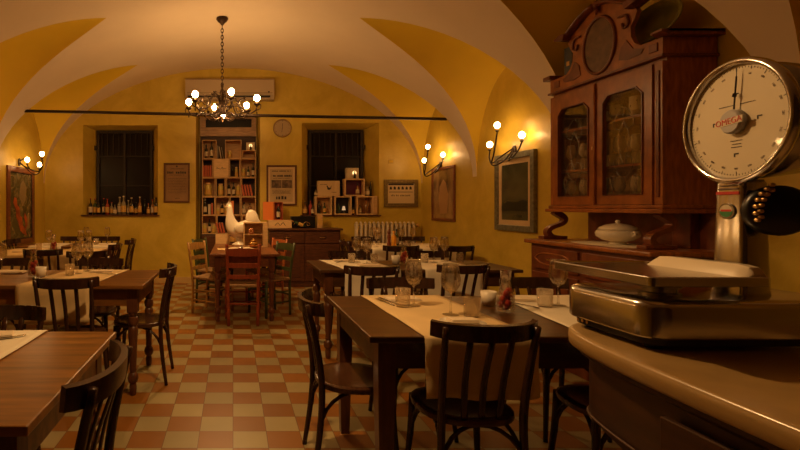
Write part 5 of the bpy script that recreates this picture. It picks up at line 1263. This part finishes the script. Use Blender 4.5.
bd = bmesh.new(); box(bd, .2788, .2796, .099, .123, .309, .314); obj('badge_red', bd, M_REDINK, badge)
# dial head : local frame, face normal along -Y turned to look left
HC = (1.188 - .91, 1.13 - 1.04, 1.552 - CT)
PHI = 98.0
nv = Vector((-math.sin(R(PHI)), -math.cos(R(PHI)), 0)); rv = Vector((math.cos(R(PHI)), -math.sin(R(PHI)), 0)); uv = Vector((0, 0, 1))
MF = Matrix(((rv.x, nv.x, uv.x, HC[0]), (rv.y, nv.y, uv.y, HC[1]), (rv.z, nv.z, uv.z, HC[2]), (0, 0, 0, 1)))   # local x = right on the face, y = out of the face, z = up
RD = .140
def H_(name, bm, m, parent=sc, sm=False):
    if parent is sc: bm.transform(MF)
    return obj(name, bm, m, parent, sm)
def flathe(bm, prof, n=48):
    tmp = bmesh.new(); lathe(tmp, [(r, z) for r, z in prof], n)
    tmp.transform(Matrix.Rotation(R(-90), 4, 'X')); me = bpy.data.meshes.new('t'); tmp.to_mesh(me); tmp.free(); bm.from_mesh(me); bpy.data.meshes.remove(me)
b = bmesh.new(); flathe(b, [(0, -.165), (.07, -.163), (.105, -.15), (.125, -.12), (.134, -.06), (.136, -.012), (0, -.012)]); H_('dial_housing', b, M_CHROME2, sc, True)
b = bmesh.new(); tube(b, [(RD * math.cos(a), -.002, RD * math.sin(a)) for a in [2 * PI * i / 64 for i in range(64)]], 0, 10, flat=(.008, .012), closed=True, up=Vector((0, 1, 0))); H_('bezel', b, M_CHROME, sc, True)
b = bmesh.new(); flathe(b, [(0, -.010), (RD - .004, -.010), (RD - .004, -.004), (0, -.004)]); face = H_('dial_face', b, M_DIAL)
b = bmesh.new()
for k in range(100):
    a = 2 * PI * k / 100; L = .010 if k % 10 == 0 else .007 if k % 5 == 0 else .004; w_ = .0011 if k % 5 == 0 else .0006
    r1 = .128; s, c = math.sin(a), math.cos(a); bar(b, (r1 * s, -.0036, r1 * c), ((r1 - L) * s, -.0036, (r1 - L) * c), .0006, w_ * 1.0)
for (x, z, w_) in ((-.028, .040, .036), (.028, .040, .036), (0, -.045, .03), (0, -.053, .022), (0, -.060, .026)):
    textlines_n = 1; tmpx = x - w_ / 2
    while tmpx < x + w_ / 2: box(b, tmpx, tmpx + .0018, -.0038, -.0032, z - .0010, z + .0010); tmpx += .0036
b.transform(MF); obj('tick_marks', b, M_INK, face)
for (x, z) in ((0, .062), (.058, 0), (-.058, 0), (0, -.080)):
    b = bmesh.new(); prism(b, [(x - .006, z + .0055), (x + .006, z + .0055), (x + .006, z + .0025), (x - .003, z + .0025), (x - .003, z - .0035), (x - .006, z - .0035)], -.0038, -.0032, 'y')
    b.transform(MF); obj('dial_emblem', b, M_INK, face)
# numerals round the dial
def onface(x, y, z, rot=0):
    # text plane (x right, y up, normal +z) -> dial frame (x right on face, z up, normal +y)
    return MF @ Matrix.Translation((x, y, z)) @ Matrix(((1, 0, 0, 0), (0, 0, 1, 0), (0, 1, 0, 0), (0, 0, 0, 1))) @ Matrix.Rotation(rot, 4, 'Z')
for k in range(1, 20):
    if k in (0,): continue
    a = 2 * PI * k / 20
    text_mesh(str(k * 50), .0068, mat('grey_ink', (.18, .13, .09), .6), face, onface(.111 * math.sin(a), -.0036, .111 * math.cos(a), -a), 'dial_numeral', .0002)
b = bmesh.new(); bar(b, (.002, .004, .012), (.010, .004, .105), .0012, .0035); bar(b, (.004, .004, .058), (.0065, .004, .066), .0012, .009); bar(b, (.010, .004, .105), (.0108, .004, .124), .001, .0012); H_('pointer', b, M_INK)
b = bmesh.new(); flathe(b, [(0, -.004), (.029, -.004), (.029, .008), (.025, .012), (0, .012)]); boss = smooth_angle(H_('dial_boss', b, mat('silver_boss', (.40, .38, .38), .5, .2), sc), 30)
b = bmesh.new(); bm2 = [(-.036, -.009), (.036, -.003), (.036, .013), (-.036, .007)]; prism(b, [(x, z - .002) for x, z in bm2], .0122, .0128, 'y'); b.transform(MF); obj('name_band', b, M_DIAL, boss)
text_mesh('OMEGA', .020, M_REDINK, boss, onface(0, .0132, .0005, R(5)), 'lettering', .0003)
# black drum with brass pins
b = bmesh.new(); tmp = bmesh.new(); lathe(tmp, [(0, -.035), (.030, -.034), (.050, -.022), (.057, -.006), (.057, .012), (.050, .018), (0, .018)], 32); tmp.transform(Matrix.Rotation(R(90), 4, 'X')); 
me = bpy.data.meshes.new('t'); tmp.to_mesh(me); tmp.free(); b.from_mesh(me); bpy.data.meshes.remove(me)
DC = (.325, .045, .312)
b.transform(Matrix.Translation(DC) @ Matrix.Rotation(R(-28), 4, 'Z')); drum = obj('black_crank_drum', b, M_BLACK, sc, True)
b = bmesh.new()
for k, (a, r_) in enumerate([(d, rr_) for d, rr_ in ((112, .062), (126, .060), (141, .060), (156, .060), (171, .060), (186, .060), (201, .060), (118, .052), (134, .050), (150, .049), (166, .049), (182, .049), (197, .050))]):
    ca, sa = math.cos(R(a)), math.sin(R(a)); p = Vector((DC[0] + ca * r_, DC[1] - .012, DC[2] + sa * r_))
    bp = bmesh.new(); tube(bp, [p + Vector((.012, .012, 0)), p + Vector((-.004, -.006, 0))], .0048, 8); tube(bp, [p + Vector((-.004, -.006, 0)), p + Vector((-.0046, -.0067, 0))], .003, 8)
    obj('brass_pin', bp, M_BRASS, drum, True)
b.free()
b = bmesh.new(); tube(b, [(DC[0] - .005, DC[1] + .01, DC[2]), (DC[0] - .010, DC[1] + .05, DC[2])], .018, 10); obj('drum_axle', b, M_BLACK, sc, True)
